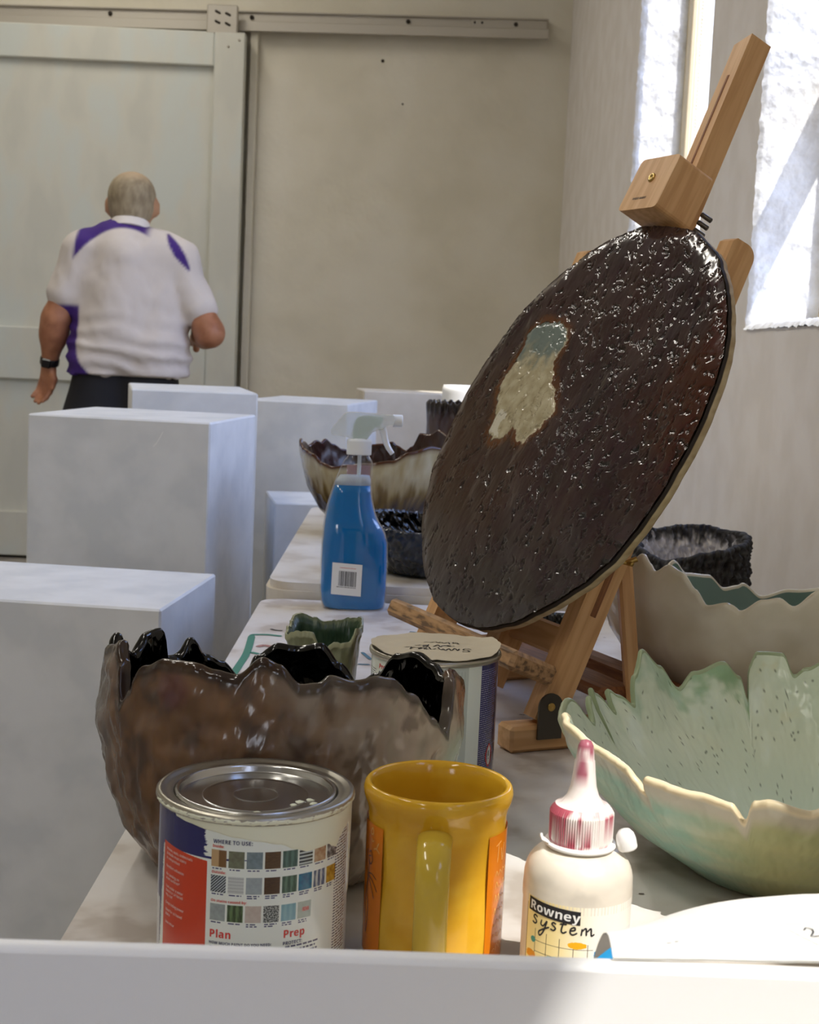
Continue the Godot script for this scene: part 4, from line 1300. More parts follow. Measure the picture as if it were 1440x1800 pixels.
func paint_tins() -> void:
	var t := paint_tin("opened paint tin with shiny metal lid and colour swatches, front left", Vector3(-0.075, TABLE_Y, -0.792), 0.0, false)
	var r := 0.0545
	var words := func(txt: String, s: float, tt: float, hgt: float, m: Material, bold: bool, stretch := 1.0, tilt := 0.0) -> void:
		put("lettering", text_mesh(txt, hgt, on_cyl(r, s, 0.1028 - tt, tilt), bold, stretch), m, t)
	words.call("WHERE TO USE:", -0.0175, 0.0095, 0.0022, mats.navy_print, true)
	words.call("Inside:", -0.0178, 0.0122, 0.0015, mats.red_print, true)
	words.call("Outside:", -0.0180, 0.0266, 0.0015, mats.red_print, true)
	words.call("On stains caused by:", -0.0180, 0.0425, 0.0015, mats.red_print, true)
	words.call("Plan", -0.0185, 0.0612, 0.0044, mats.red_print, true)
	words.call("Prep", 0.0225, 0.0612, 0.0044, mats.red_print, true)
	words.call("HOW MUCH PAINT DO YOU NEED:", -0.0185, 0.0662, 0.00158, mats.navy_print, true)
	words.call("PROTECT:", 0.0225, 0.0665, 0.0019, mats.navy_print, true)
	var oj := ["Primes, seals, undercoats", "& blocks most stains", "in one product", "Excellent adhesion", "No sanding on", "most surfaces*", "Use under a water", "based or oil based", "top coat", "Great hiding power", "Ideal for oil based", "stains", "Low odour"]
	var oy := [0.0222, 0.0248, 0.0274, 0.0320, 0.0366, 0.0390, 0.0436, 0.0460, 0.0484, 0.0530, 0.0570, 0.0594, 0.0640]
	for i in oj.size():
		words.call(oj[i], -0.0535, oy[i], 0.0016, mats.pale_print, false, 0.92, -0.035)
	# cream paint run down from the rim over the label
	var low := pairs([-46, 0.0022, -36, 0.0034, -20, 0.0052, -5, 0.0076, 8, 0.0094, 20, 0.0114, 30, 0.0152, 38, 0.0176, 46, 0.0172, 54, 0.0168, 58, 0.0190, 62, 0.0205, 66, 0.0160, 72, 0.0130, 80, 0.0115, 84, 0.018, 87, 0.0560, 88.5, 0.0570, 90, 0.05, 92, 0.014, 110, 0.008, 130, 0.003])
	var drip := func(u: float, v: float) -> Array:
		var deg := lerpf(-46.0, 130.0, u)
		var a := deg_to_rad(deg)
		var d := curve_at(low, deg)
		var bulge := 0.0008 * sqrt(maxf(0.0, 1.0 - v)) + 0.0005
		if v > 0.985:
			bulge = 0.0001
		return [Vector3(sin(a) * (0.054 + bulge), 0.1036 - d * v, cos(a) * (0.054 + bulge)), Color.WHITE]
	put("paint_run", grid(220, 14, drip, false, true), mats.cream_paint, t)
	var rimp := func(u: float, v: float) -> Array:
		var a := deg_to_rad(lerpf(-70.0, 120.0, u))
		var k := v * PI * 0.62
		var rr := 0.0022 + 0.0004 * noise_b.get_noise_2d(u * 40, v * 3)
		return [Vector3(sin(a) * (0.0545 + rr * cos(k - 0.9)), 0.1055 + rr * sin(k - 0.9), cos(a) * (0.0545 + rr * cos(k - 0.9))), Color.WHITE]
	put("rim_paint", grid(120, 8, rimp), mats.cream_paint, t)
	for p: Array in [[0.026, 0.010, 0.006], [0.031, 0.006, 0.005], [0.023, 0.016, 0.004], [0.004, 0.032, 0.006], [0.011, 0.033, 0.005], [0.034, 0.012, 0.005]]:
		var bl := func(u: float, v: float) -> Array:
			var a := u * TAU
			var rr: float = p[2] * v * (0.7 + 0.5 * noise_a.get_noise_2d(cos(a) * 2.0 + p[0] * 90, sin(a) * 2.0))
			return [Vector3(p[0] + sin(a) * rr * 0.7, 0.1031 + 0.0009 * (1.0 - v * v), p[1] + cos(a) * rr * 0.5), Color.WHITE]
		put("paint_blob", grid(20, 5, bl, true), mats.cream_paint, t)
	# second tin: paper laid on its lid
	var b := paint_tin("closed paint tin behind the bowl, paper with handwriting on its lid", Vector3(0.036, TABLE_Y, -1.195), deg_to_rad(-84.0), true)
	var wb := func(txt: String, s: float, tt: float, hgt: float, m: Material, bold: bool) -> void:
		put("lettering", text_mesh(txt, hgt, on_cyl(r, s, 0.1028 - tt), bold), m, b)
	wb.call("Prep", 0.0225, 0.0062, 0.0042, mats.red_print, true)
	wb.call("PROTECT:", 0.0225, 0.0112, 0.0017, mats.navy_print, true)
	wb.call("READ", 0.137, 0.0950, 0.0030, mats.ink, true)
	var dia := strokes_mesh([[Vector2(0, 0.010), Vector2(0.0055, 0), Vector2(0.0, -0.010), Vector2(-0.0055, 0), Vector2(0, 0.010)]], 0.0014, on_cyl(r, 0.139, 0.024))
	var dfill := strokes_mesh([[Vector2(0, 0.0085), Vector2(0, 0.0), Vector2(0, -0.0085)]], 0.0055, on_cyl(r - 0.0001, 0.139, 0.024))
	put("hazard_mark", dfill, mats.white_print, b)
	put("hazard_mark", dia, mats.red_print, b)
	put("hazard_mark", strokes_mesh([[Vector2(0, 0.004), Vector2(0, -0.001)], [Vector2(0, -0.0028), Vector2(0, -0.0036)]], 0.0012, on_cyl(r + 0.0001, 0.139, 0.024)), mats.ink, b)
	var pp := thing("lid_note", "round cream paper with handwriting lying on the rear paint tin", "paper", Vector3(0.036, TABLE_Y + 0.109, -1.195))
	var lift := func(x: float, z: float) -> float:
		return 0.0008 + 0.010 * pow(maxf(0.0, (x - z * 0.2) / 0.056 - 0.62), 2.0) * 9.0 * 0.35 + 0.0012 * noise_b.get_noise_2d(x * 40, z * 40) + 0.004 * pow(maxf(0.0, -x / 0.056 - 0.6), 2.0) * 3.0
	var sheet := func(u: float, v: float) -> Array:
		var a := u * TAU
		var rr := v * (0.0555 + 0.002 * noise_a.get_noise_2d(cos(a) * 2, sin(a) * 2))
		var x := sin(a) * rr
		var z := cos(a) * rr
		return [Vector3(x, lift.call(x, z), z), Color.WHITE]
	var pm := mat(S(206, 196, 174), 0.8)
	put("sheet", grid(96, 16, sheet, true), pm, pp)
	put("sheet_back", grid(96, 16, func(u: float, v: float) -> Array:
		var q: Array = sheet.call(u, v)
		return [q[0] - Vector3(0, 0.0005, 0), Color.WHITE], true, true), pm, pp)
	# joined writing, upside down from here: Snapped / one for / glue
	var pen := func(x: float, y: float) -> Vector3: return Vector3(-x, lift.call(-x, y) + 0.0004, y)
	var V := func(a: Array) -> Array: return pairs(a)
	var l1 := [V.call([-0.022, 0.018, -0.026, 0.021, -0.028, 0.017, -0.023, 0.013, -0.026, 0.009, -0.030, 0.011]), V.call([-0.020, 0.010, -0.018, 0.016, -0.016, 0.010, -0.013, 0.016, -0.011, 0.010, -0.008, 0.016, -0.006, 0.011, -0.004, 0.016, -0.002, 0.004]), V.call([-0.002, 0.015, 0.002, 0.014, 0.0, 0.010, 0.004, 0.015, 0.006, 0.004]), V.call([0.006, 0.015, 0.010, 0.014, 0.008, 0.010, 0.013, 0.012, 0.015, 0.016, 0.012, 0.011, 0.019, 0.012, 0.022, 0.020, 0.021, 0.010, 0.027, 0.012])]
	var l2 := [V.call([-0.016, -0.001, -0.012, 0.003, -0.010, -0.002, -0.013, -0.002, -0.006, 0.0, -0.004, 0.003, -0.002, -0.002, 0.002, 0.002]), V.call([0.006, -0.004, 0.008, 0.005, 0.011, 0.004, 0.007, -0.001, 0.012, -0.001, 0.015, 0.002, 0.018, -0.001])]
	var l3 := [V.call([-0.016, -0.012, -0.020, -0.010, -0.018, -0.014, -0.015, -0.010, -0.016, -0.019]), V.call([-0.012, -0.006, -0.011, -0.014, -0.007, -0.010, -0.005, -0.014, -0.002, -0.010, 0.0, -0.013, 0.004, -0.010, 0.002, -0.014, 0.010, -0.012])]
	put("handwriting", strokes_mesh(l1 + l2 + l3, 0.0012, pen), mats.ink, pp)

# ==================================================================== mug, bottles, vase
func mug() -> void:
	var t := thing("mug", "yellow pottery mug with orange panels between tin and squeeze bottle", "mug", Vector3(0.030, TABLE_Y, -0.806))
	var pts := [Vector2(0.0001, 0.003), Vector2(0.034, 0.003), Vector2(0.036, 0.0), Vector2(0.0385, 0.001), Vector2(0.0400, 0.006)]
	for i in 12:
		pts.append(Vector2(0.0400 + 0.0008 * sin(i * 0.6), 0.012 + i * 0.0068))
	pts.append_array([Vector2(0.0405, 0.0955), Vector2(0.0420, 0.1000), Vector2(0.0434, 0.1040), Vector2(0.0437, 0.1075), Vector2(0.0428, 0.1105), Vector2(0.0410, 0.1118), Vector2(0.0392, 0.1108), Vector2(0.0382, 0.1080), Vector2(0.0376, 0.1040)])
	for i in 26:
		var y := 0.100 - i * 0.0037
		pts.append(Vector2(0.0368 + 0.00028 * sin(i * 2.1), y))
	pts.append(Vector2(0.030, 0.006))
	pts.append(Vector2(0.0001, 0.005))
	var gm := mat(Color.WHITE, 0.12)
	gm.albedo_texture = noise_tex(31, 0.006, [S(210, 158, 30), S(222, 176, 52), S(216, 168, 40)])
	tri(gm, Vector3(5, 5, 5))
	put("body", lathe(pts, 128), gm, t)
	var hm := mat(S(198, 168, 58), 0.14)
	# strap handle facing the camera
	var path := [Vector3(0, 0.090, 0.037), Vector3(0, 0.0905, 0.047), Vector3(0, 0.0885, 0.058), Vector3(0, 0.082, 0.066), Vector3(0, 0.070, 0.070), Vector3(0, 0.055, 0.070), Vector3(0, 0.040, 0.066), Vector3(0, 0.028, 0.057), Vector3(0, 0.020, 0.046), Vector3(0, 0.017, 0.037)]
	var smooth := []
	for i in path.size() - 1:
		for k in 6:
			smooth.append((path[i] as Vector3).cubic_interpolate(path[i + 1], path[maxi(i - 1, 0)], path[mini(i + 2, path.size() - 1)], k / 6.0))
	smooth.append(path[path.size() - 1])
	var h := put("handle", tube(smooth, func(k: float) -> Vector2: return Vector2(0.0054, 0.0092 + 0.0016 * absf(k - 0.5)), 24), hm, t)
	h.rotation.y = deg_to_rad(-3.0)
	var om := mat(S(214, 122, 16), 0.14)
	var r := 0.0412
	for s: float in [-1.0, 1.0]:
		var pan := func(u: float, v: float) -> Array:
			var a := deg_to_rad(lerpf(47.0, 128.0, u) * s - 2.0)
			return [Vector3(sin(a) * r, lerpf(0.012, 0.090 if s < 0.0 else 0.0885, v), cos(a) * r), Color.WHITE]
		put("panel", grid(30, 4, pan, false, s < 0.0), om, t)
	var rr := r + 0.0003
	var pl := on_cyl(rr, deg_to_rad(-66.0) * rr, 0.050)
	put("drawing", strokes_mesh([pairs([-0.002, 0.022, 0.001, 0.024, 0.003, 0.019, 0.0, 0.016, -0.002, 0.020, 0.001, 0.021]), pairs([-0.004, 0.024, -0.006, 0.016, -0.003, 0.010, -0.004, 0.002, -0.006, -0.012, -0.003, -0.026, -0.001, -0.012, -0.003, 0.002, -0.001, 0.010, -0.002, 0.018]), pairs([-0.002, 0.010, 0.003, 0.011, 0.008, 0.009]), pairs([-0.002, 0.009, 0.004, 0.007, 0.009, 0.002]), pairs([-0.002, 0.008, 0.002, 0.004, 0.006, -0.003])], 0.0006, pl), mat(S(60, 20, 22), 0.3), t)
	put("lettering", strokes_mesh([pairs([0.0, 0.036, 0.002, 0.038, 0.003, 0.035, 0.0005, 0.034, 0.0, 0.036]), pairs([0.001, 0.032, 0.002, 0.030, 0.004, 0.031]), pairs([0.004, 0.026, 0.007, 0.027, 0.010, 0.025]), pairs([0.007, 0.027, 0.009, 0.031])], 0.0007, pl), mat(S(236, 190, 110), 0.4), t)
	var pr := on_cyl(rr, deg_to_rad(54.0) * rr, 0.050)
	var wl := [pairs([0.0, 0.032, 0.006, 0.034]), pairs([0.003, 0.033, 0.002, 0.022]), pairs([0.006, 0.030, 0.008, 0.022, 0.009, 0.027, 0.010, 0.032])]
	var rg := RandomNumberGenerator.new()
	rg.seed = 8
	for i in 7:
		var y := 0.014 - i * 0.0075
		var x := 0.001
		while x < 0.016:
			var w := rg.randf_range(0.002, 0.004)
			wl.append([Vector2(x, y), Vector2(x + w * 0.4, y + rg.randf_range(0.001, 0.004)), Vector2(x + w, y + rg.randf_range(-0.001, 0.002))])
			x += w + 0.0012
	put("lettering", strokes_mesh(wl, 0.0006, pr), mat(S(244, 186, 96), 0.4), t)

func squeeze_bottle() -> void:
	var t := thing("squeeze_bottle", "white squeeze bottle with pink-stained ribbed nozzle cap, right of the mug", "bottle", Vector3(0.109, TABLE_Y, -0.768))
	var bm := mat(S(244, 238, 228), 0.32)
	bm.albedo_texture = noise_tex(41, 0.007, [S(222, 219, 212), S(243, 240, 232), S(246, 243, 237)])
	tri(bm, Vector3(7, 7, 7))
	bm.backlight_enabled = true
	bm.backlight = Color(0.35, 0.30, 0.22)
	var body := [Vector2(0.0001, 0.001), Vector2(0.026, 0.001), Vector2(0.0285, 0.0), Vector2(0.0300, 0.002), Vector2(0.0302, 0.006), Vector2(0.0302, 0.058), Vector2(0.0302, 0.060), Vector2(0.0306, 0.061), Vector2(0.0306, 0.066), Vector2(0.0303, 0.072)]
	for i in 10:
		var a := (i + 1) / 10.0 * PI * 0.5
		body.append(Vector2(0.0165 + 0.0138 * cos(a), 0.072 + 0.017 * sin(a)))
	body.append_array([Vector2(0.0165, 0.0925), Vector2(0.0165, 0.0925), Vector2(0.0001, 0.0925)])
	put("body", lathe(body, 96), bm, t)
	# printed label
	var im := Image.create(640, 560, false, Image.FORMAT_RGBA8)
	im.fill(S(246, 224, 160, 0.0))
	var rg := RandomNumberGenerator.new()
	var cream := S(248, 226, 158)
	for x in 640:
		im.fill_rect(Rect2i(x, 0, 1, 560), cream.lerp(S(246, 242, 230), smoothstep(150.0, 380.0, x)))
	im.fill_rect(Rect2i(0, 0, 5, 560), S(90, 70, 40))
	var disc := func(cx: int, cy: int, rx: int, ry: int, c: Color) -> void:
		for j in range(-ry, ry + 1):
			for i in range(-rx, rx + 1):
				var d := pow(float(i) / rx, 2.0) + pow(float(j) / ry, 2.0)
				if d + 0.25 * noise_b.get_noise_2d(i * 0.05 + cx, j * 0.05) < 1.0 and cx + i >= 0 and cx + i < 640 and cy + j >= 0 and cy + j < 560:
					im.set_pixel(cx + i, cy + j, c)
	for k in 5:
		im.fill_rect(Rect2i(70 + k * 68, 190 + k * 10, 3, 190), S(70, 56, 34))
	im.fill_rect(Rect2i(70, 262, 300, 3), S(70, 56, 34))
	im.fill_rect(Rect2i(70, 330, 300, 3), S(70, 56, 34))
	disc.call(58, 264, 16, 20, S(60, 150, 140))
	disc.call(292, 238, 46, 22, S(240, 176, 20))
	disc.call(436, 296, 62, 56, S(10, 150, 214))
	disc.call(360, 356, 90, 34, S(8, 140, 206))
	disc.call(196, 358, 66, 30, S(40, 150, 160))
	disc.call(44, 360, 34, 26, S(232, 150, 40))
	im.fill_rect(Rect2i(500, 170, 140, 390), S(232, 232, 226))
	var lm := mat(Color.WHITE, 0.35)
	lm.albedo_texture = ImageTexture.create_from_image(im)
	var r := 0.0306
	var a0 := deg_to_rad(-68.0)
	var lab := func(u: float, v: float) -> Array:
		var a := lerpf(a0, deg_to_rad(70.0), u)
		return [Vector3(sin(a) * r, lerpf(0.015, 0.0655, v), cos(a) * r), Color.WHITE, Vector2(u, 1.0 - v)]
	put("label", grid(48, 2, lab), lm, t)
	var rr := r + 0.0002
	var box := func(u: float, v: float) -> Array:
		var a := lerpf(deg_to_rad(-64.0), deg_to_rad(-3.0), u)
		return [Vector3(sin(a) * rr, lerpf(0.0575, 0.0651, v) - 0.002 * u, cos(a) * rr), Color.WHITE]
	put("name_plate", grid(24, 1, box), mats.ink, t)
	put("lettering", text_mesh("Rowney", 0.0050, on_cyl(rr + 0.0002, deg_to_rad(-62.0) * rr, 0.0612, -0.055), true, 1.22), mats.white_print, t)
	var sc := on_cyl(rr, deg_to_rad(-58.0) * rr, 0.0510, -0.05)
	var V := func(a: Array) -> Array: return pairs(a)
	put("lettering", strokes_mesh([
		V.call([0.004, 0.0042, 0.0022, 0.0050, 0.0012, 0.0036, 0.0036, 0.0018, 0.0026, 0.0002, 0.0004, 0.0008]),
		V.call([0.0072, 0.0040, 0.0068, 0.0014, 0.0086, 0.0010, 0.0106, 0.0042, 0.0088, -0.0024, 0.0066, -0.0052, 0.0060, -0.0030, 0.0110, 0.0006, 0.0124, 0.0012]),
		V.call([0.0162, 0.0042, 0.0146, 0.0048, 0.0138, 0.0036, 0.0160, 0.0020, 0.0150, 0.0004, 0.0130, 0.0008]),
		V.call([0.0206, 0.0078, 0.0194, 0.0020, 0.0204, 0.0004, 0.0224, 0.0016]), V.call([0.0182, 0.0050, 0.0222, 0.0056]),
		V.call([0.0246, 0.0024, 0.0268, 0.0032, 0.0264, 0.0046, 0.0246, 0.0036, 0.0244, 0.0012, 0.0260, 0.0004, 0.0282, 0.0018]),
		V.call([0.0306, 0.0044, 0.0304, 0.0004]), V.call([0.0306, 0.0028, 0.0326, 0.0048, 0.0332, 0.0006]), V.call([0.0334, 0.0028, 0.0354, 0.0048, 0.0360, 0.0008, 0.0376, 0.0018])], 0.0009, sc), mats.ink, t)
	# ribbed cap with stains, nozzle
	var stain := func(q: Vector3, _u: float, _v: float) -> Color:
		var a := atan2(q.x, q.z)
		var n := noise_a.get_noise_3d(q.x * 70, q.y * 70, q.z * 70)
		var s := smoothstep(-0.05, 0.2, n + 0.45 * smoothstep(0.2, -1.0, a) - 0.15)
		s = maxf(s, smoothstep(0.20, 0.3, noise_b.get_noise_3d(q.x * 60, q.y * 60, q.z * 60)) * 0.5)
		return L(240, 234, 228).lerp(L(176, 48, 78), clampf(s, 0, 0.92))
	var cap := func(u: float, v: float) -> Array:
		var pr := [[0.0001, 0.0925], [0.0172, 0.0925], [0.0172, 0.0925], [0.0174, 0.095], [0.0174, 0.1095], [0.0174, 0.1095], [0.0168, 0.1115], [0.0150, 0.1135]]
		var q: Array = pr[int(round(v * 7.0))]
		var a := u * TAU
		var ri: float = q[0]
		if q[1] > 0.094 and q[1] < 0.11:
			ri += 0.0005 * (1.0 if fposmod(u * 80.0, 1.0) < 0.5 else -0.4)
		var p := Vector3(sin(a) * ri, q[1], cos(a) * ri)
		return [p, stain.call(p, u, v)]
	put("cap", grid(320, 7, cap, true), vmat(0.4), t)
	var noz := [Vector2(0.0150, 0.1135), Vector2(0.0118, 0.1150), Vector2(0.0090, 0.1185), Vector2(0.0072, 0.1240), Vector2(0.0062, 0.1320), Vector2(0.0056, 0.1385), Vector2(0.0052, 0.1390), Vector2(0.0047, 0.1440), Vector2(0.0042, 0.1470), Vector2(0.0030, 0.1495), Vector2(0.0001, 0.1505)]
	var nst := func(q: Vector3, _u: float, _v: float) -> Color:
		var s := smoothstep(0.139, 0.146, q.y + 0.008 * noise_a.get_noise_3d(q.x * 200, q.y * 200, q.z * 200))
		s = maxf(s, smoothstep(0.0045, 0.002, Vector2(q.x + 0.002, (q.y - 0.134) * 0.55).length()) * (1.0 if q.z > 0 else 0.0))
		s = maxf(s, smoothstep(0.18, 0.3, noise_a.get_noise_3d(q.x * 90 + 4, q.y * 90, q.z * 90)) * 0.7 * smoothstep(0.118, 0.113, q.y))
		return L(238, 228, 222).lerp(L(150, 44, 76), clampf(s, 0, 0.9))
	put("nozzle", lathe(noz, 64, nst), vmat(0.4), t)
	var wm: Material = mats.white_gloss
	put("strap", lathe([Vector2(0.0172, 0.0905), Vector2(0.0196, 0.0905), Vector2(0.0200, 0.0915), Vector2(0.0196, 0.0927), Vector2(0.0172, 0.0928)], 64), wm, t)
	put("strap_tab", tube([Vector3(-0.018, 0.0925, 0.004), Vector3(-0.022, 0.0945, 0.004), Vector3(-0.0225, 0.0965, 0.004)], func(_k: float) -> Vector2: return Vector2(0.003, 0.0010), 12), wm, t)
	var nub := put("nozzle_cap", lathe([Vector2(0.0001, -0.006), Vector2(0.0050, -0.0055), Vector2(0.0056, -0.0045), Vector2(0.0056, 0.0), Vector2(0.0050, 0.0032), Vector2(0.0032, 0.0056), Vector2(0.0001, 0.0064)], 32), wm, t)
	nub.position = Vector3(0.0248, 0.0955, 0.004)
	nub.rotation.z = 0.25

func super_loft(rows: Array, n: int, e := 3.2) -> ArrayMesh:       # rows: [y, centre x, half width x, half depth z]
	var m := rows.size() - 1
	return grid(n, m, func(u: float, v: float) -> Array:
		var q: Array = rows[int(round(v * m))]
		var a := u * TAU
		var c := cos(a)
		var s := sin(a)
		var x: float = signf(s) * pow(absf(s), 2.0 / e)
		var z: float = signf(c) * pow(absf(c), 2.0 / e)
		return [Vector3(q[1] + x * q[2], q[0], z * q[3]), Color.WHITE], true)

func spray_bottle() -> void:
	var t := thing("spray_bottle", "clear trigger spray bottle half full of bright blue liquid", "spray bottle", Vector3(-0.058, TABLE_Y, -1.956), deg_to_rad(2.0))
	t.rotation.z = 0.006
	# outline: height, left edge, right edge
	var out := [[0.0, -0.040, 0.040], [0.004, -0.0445, 0.0435], [0.012, -0.047, 0.0445], [0.03, -0.0485, 0.0455], [0.06, -0.0485, 0.0455], [0.091, -0.0478, 0.0446], [0.1065, -0.0465, 0.0406], [0.115, -0.046, 0.0358], [0.122, -0.0453, 0.0313], [0.131, -0.044, 0.0272], [0.141, -0.0422, 0.0240], [0.150, -0.0400, 0.0218], [0.161, -0.0368, 0.0200], [0.172, -0.0335, 0.0193], [0.180, -0.0305, 0.0191], [0.190, -0.0268, 0.0198], [0.198, -0.0238, 0.0200], [0.206, -0.0198, 0.0188], [0.211, -0.0155, 0.0152], [0.216, -0.014, 0.014]]
	var shell := []
	var liq := []
	for r: Array in out:
		var hw: float = (r[2] - r[1]) * 0.5
		var dz := minf(0.029, hw * 0.72) if r[0] < 0.2 else hw
		shell.append([r[0], (r[1] + r[2]) * 0.5, hw, dz])
		if r[0] <= 0.172:
			liq.append([maxf(r[0], 0.0018), (r[1] + r[2]) * 0.5, hw - 0.0016, dz - 0.0016])
	liq.push_front([0.0018, 0.0, 0.001, 0.001])
	liq.append([0.1722, -0.007, 0.001, 0.001])
	shell.push_front([0.0005, 0.0, 0.001, 0.001])
	var clear := mat(S(70, 84, 96, 0.06), 0.05)
	clear.transparency = BaseMaterial3D.TRANSPARENCY_ALPHA
	put("shell", super_loft(shell, 72), clear, t)
	var bl := mat(S(0, 116, 188, 0.94), 0.06)
	bl.transparency = BaseMaterial3D.TRANSPARENCY_ALPHA
	put("liquid", super_loft(liq, 72), bl, t)
	var foam := super_loft([[0.1724, -0.0071, 0.001, 0.001], [0.1724, -0.0071, 0.0248, 0.0175], [0.180, -0.0057, 0.0232, 0.0165], [0.185, -0.0045, 0.0205, 0.0145], [0.185, -0.004, 0.001, 0.001]], 48)
	var fm := mat(S(214, 226, 236, 0.6), 0.7)
	fm.transparency = BaseMaterial3D.TRANSPARENCY_ALPHA
	put("foam", foam, fm, t)
	put("dip_tube", tube([Vector3(-0.002, 0.02, 0.0), Vector3(0.0, 0.12, 0), Vector3(0.001, 0.215, 0)], round_r(0.0028), 10), mat(S(220, 230, 236), 0.3), t)
	# price label with barcode
	var im := Image.create(256, 270, false, Image.FORMAT_RGB8)
	im.fill(S(226, 228, 230))
	var rg := RandomNumberGenerator.new()
	rg.seed = 3
	var x := 58
	while x < 204:
		var w := rg.randi_range(2, 7)
		im.fill_rect(Rect2i(x, 66, w, 128), S(30, 32, 40))
		x += w + rg.randi_range(2, 6)
	micro(im, 66, 36, 140, 14, S(190, 70, 60), 4, 10, 5)
	micro(im, 44, 200, 170, 14, S(60, 60, 66), 6, 12, 6)
	var lm := mat(Color.WHITE, 0.5)
	lm.albedo_texture = ImageTexture.create_from_image(im)
	put("price_label", grid(6, 1, func(u: float, v: float) -> Array:
		var q := Vector2(lerpf(-0.032, 0.009, u), lerpf(0.022, 0.066, v))
		return [Vector3(q.x + 0.001 * v, q.y - 0.06 * (q.x + 0.012), 0.0292 - 0.0), Color.WHITE, Vector2(u, 1.0 - v)]), lm, t)
	put("back_label", grid(8, 1, func(u: float, v: float) -> Array: return [Vector3(lerpf(-0.016, 0.017, u), lerpf(0.170, 0.198, v), -0.0172), Color.WHITE]), mat(S(190, 150, 148), 0.5), t)
	# collar and trigger head
	var wm := mat(S(232, 236, 238), 0.35)
	wm.backlight_enabled = true
	wm.backlight = Color(0.3, 0.3, 0.3)
	var ring := []
	ring.append_array([Vector2(0.0145, 0.214), Vector2(0.0170, 0.214), Vector2(0.0172, 0.216), Vector2(0.0172, 0.232), Vector2(0.0160, 0.235), Vector2(0.0110, 0.2365), Vector2(0.0001, 0.2365)])
	put("collar", lathe(ring, 64), wm, t)
	var head := PackedVector2Array(pairs([-0.0125, 0.2355, 0.0115, 0.2355, 0.0150, 0.2440, 0.0210, 0.2480, 0.0330, 0.2510, 0.0360, 0.2560, 0.0470, 0.2560, 0.0475, 0.2700, 0.0300, 0.2705, 0.0100, 0.2715, -0.0100, 0.2722, -0.0180, 0.2715, -0.0230, 0.2680, -0.0390, 0.2480, -0.0395, 0.2425, -0.0370, 0.2405, -0.0170, 0.2385]))
	var sm := mat(S(226, 234, 238, 0.32), 0.15)
	sm.transparency = BaseMaterial3D.TRANSPARENCY_ALPHA
	put("shroud", prism(rounded(Array(head), 0.004, 3), -0.010, 0.010), sm, t)
	var core := PackedVector2Array(pairs([-0.010, 0.2360, 0.010, 0.2360, 0.014, 0.2460, 0.022, 0.2520, 0.030, 0.2560, 0.032, 0.2670, 0.010, 0.2680, -0.004, 0.2660, -0.009, 0.2540]))
	put("pump_core", prism(rounded(Array(core), 0.003, 3), -0.0065, 0.0065), mat(S(190, 212, 206), 0.4), t)
	var nz_ := put("nozzle", lathe([Vector2(0.0001, 0.0), Vector2(0.0085, 0.0), Vector2(0.0085, 0.0), Vector2(0.0085, 0.012), Vector2(0.0072, 0.013), Vector2(0.0030, 0.013), Vector2(0.0001, 0.011)], 8), wm, t)
	nz_.transform = Transform3D(Basis(Vector3.BACK, -PI / 2), Vector3(0.0455, 0.2622, 0))
	put("trigger", tube([Vector3(0.0300, 0.254, 0), Vector3(0.0330, 0.245, 0), Vector3(0.0355, 0.235, 0), Vector3(0.0400, 0.225, 0), Vector3(0.0460, 0.2165, 0)], func(k: float) -> Vector2: return Vector2(0.0058, 0.0054 - 0.0020 * k), 16), wm, t)

func square_vase() -> void:
	var t := thing("square_vase", "small square celadon green pot with wavy rim behind the brown bowl", "vase", Vector3(-0.073, TABLE_Y, -1.475), deg_to_rad(-4.0))
	var rad := func(a: float, e: float) -> float:
		return 1.0 / pow(pow(absf(sin(a)), e) + pow(absf(cos(a)), e), 1.0 / e)
	var top := func(a: float) -> float: return 0.068 + 0.0035 * cos(4.0 * a + PI) + 0.004 * noise_b.get_noise_2d(cos(a) * 3.0, sin(a) * 3.0) - 0.012 * smoothstep(1.0, 0.8, absf(a - 0.35) + 0.45) - 0.008 * smoothstep(0.9, 0.5, absf(a + 0.9) + 0.4)
	var build := func(inside: bool) -> ArrayMesh:
		return grid(200, 30, func(u: float, v: float) -> Array:
			var a := u * TAU - PI
			var hh: float = top.call(a)
			var k: float = rad.call(a, 5.0)
			var rip := 0.0014 * noise_a.get_noise_2d(a * 9.0, v * 1.5) + 0.0009 * noise_b.get_noise_2d(a * 26.0, v * 3.0)
			var r := (0.0325 + 0.0050 * v + 0.003 * smoothstep(0.85, 1.0, v)) * k + rip * v
			var y := hh * v
			if inside:
				r -= 0.0045
				y = 0.005 + (hh - 0.005) * v
				if v < 0.001:
					r = 0.0001
			elif v < 0.001:
				r = 0.0001
				y = 0.0
			elif v > 0.985:
				r -= 0.0042
				y = hh + 0.0004
			elif v > 0.94:
				r -= 0.001
				y = hh + 0.0008
			var n := noise_a.get_noise_3d(sin(a) * 4.0, v * 2.0, cos(a) * 4.0)
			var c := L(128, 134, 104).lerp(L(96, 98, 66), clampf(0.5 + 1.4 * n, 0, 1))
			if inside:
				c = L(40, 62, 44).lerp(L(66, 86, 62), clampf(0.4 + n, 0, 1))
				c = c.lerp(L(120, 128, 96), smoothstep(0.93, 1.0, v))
			elif v > 0.93:
				c = L(150, 152, 120)
			return [Vector3(sin(a) * r, y, cos(a) * r), c], true, inside)
	put("outer_wall", build.call(false), vmat(0.3), t)
	put("inner_wall", build.call(true), vmat(0.3), t)

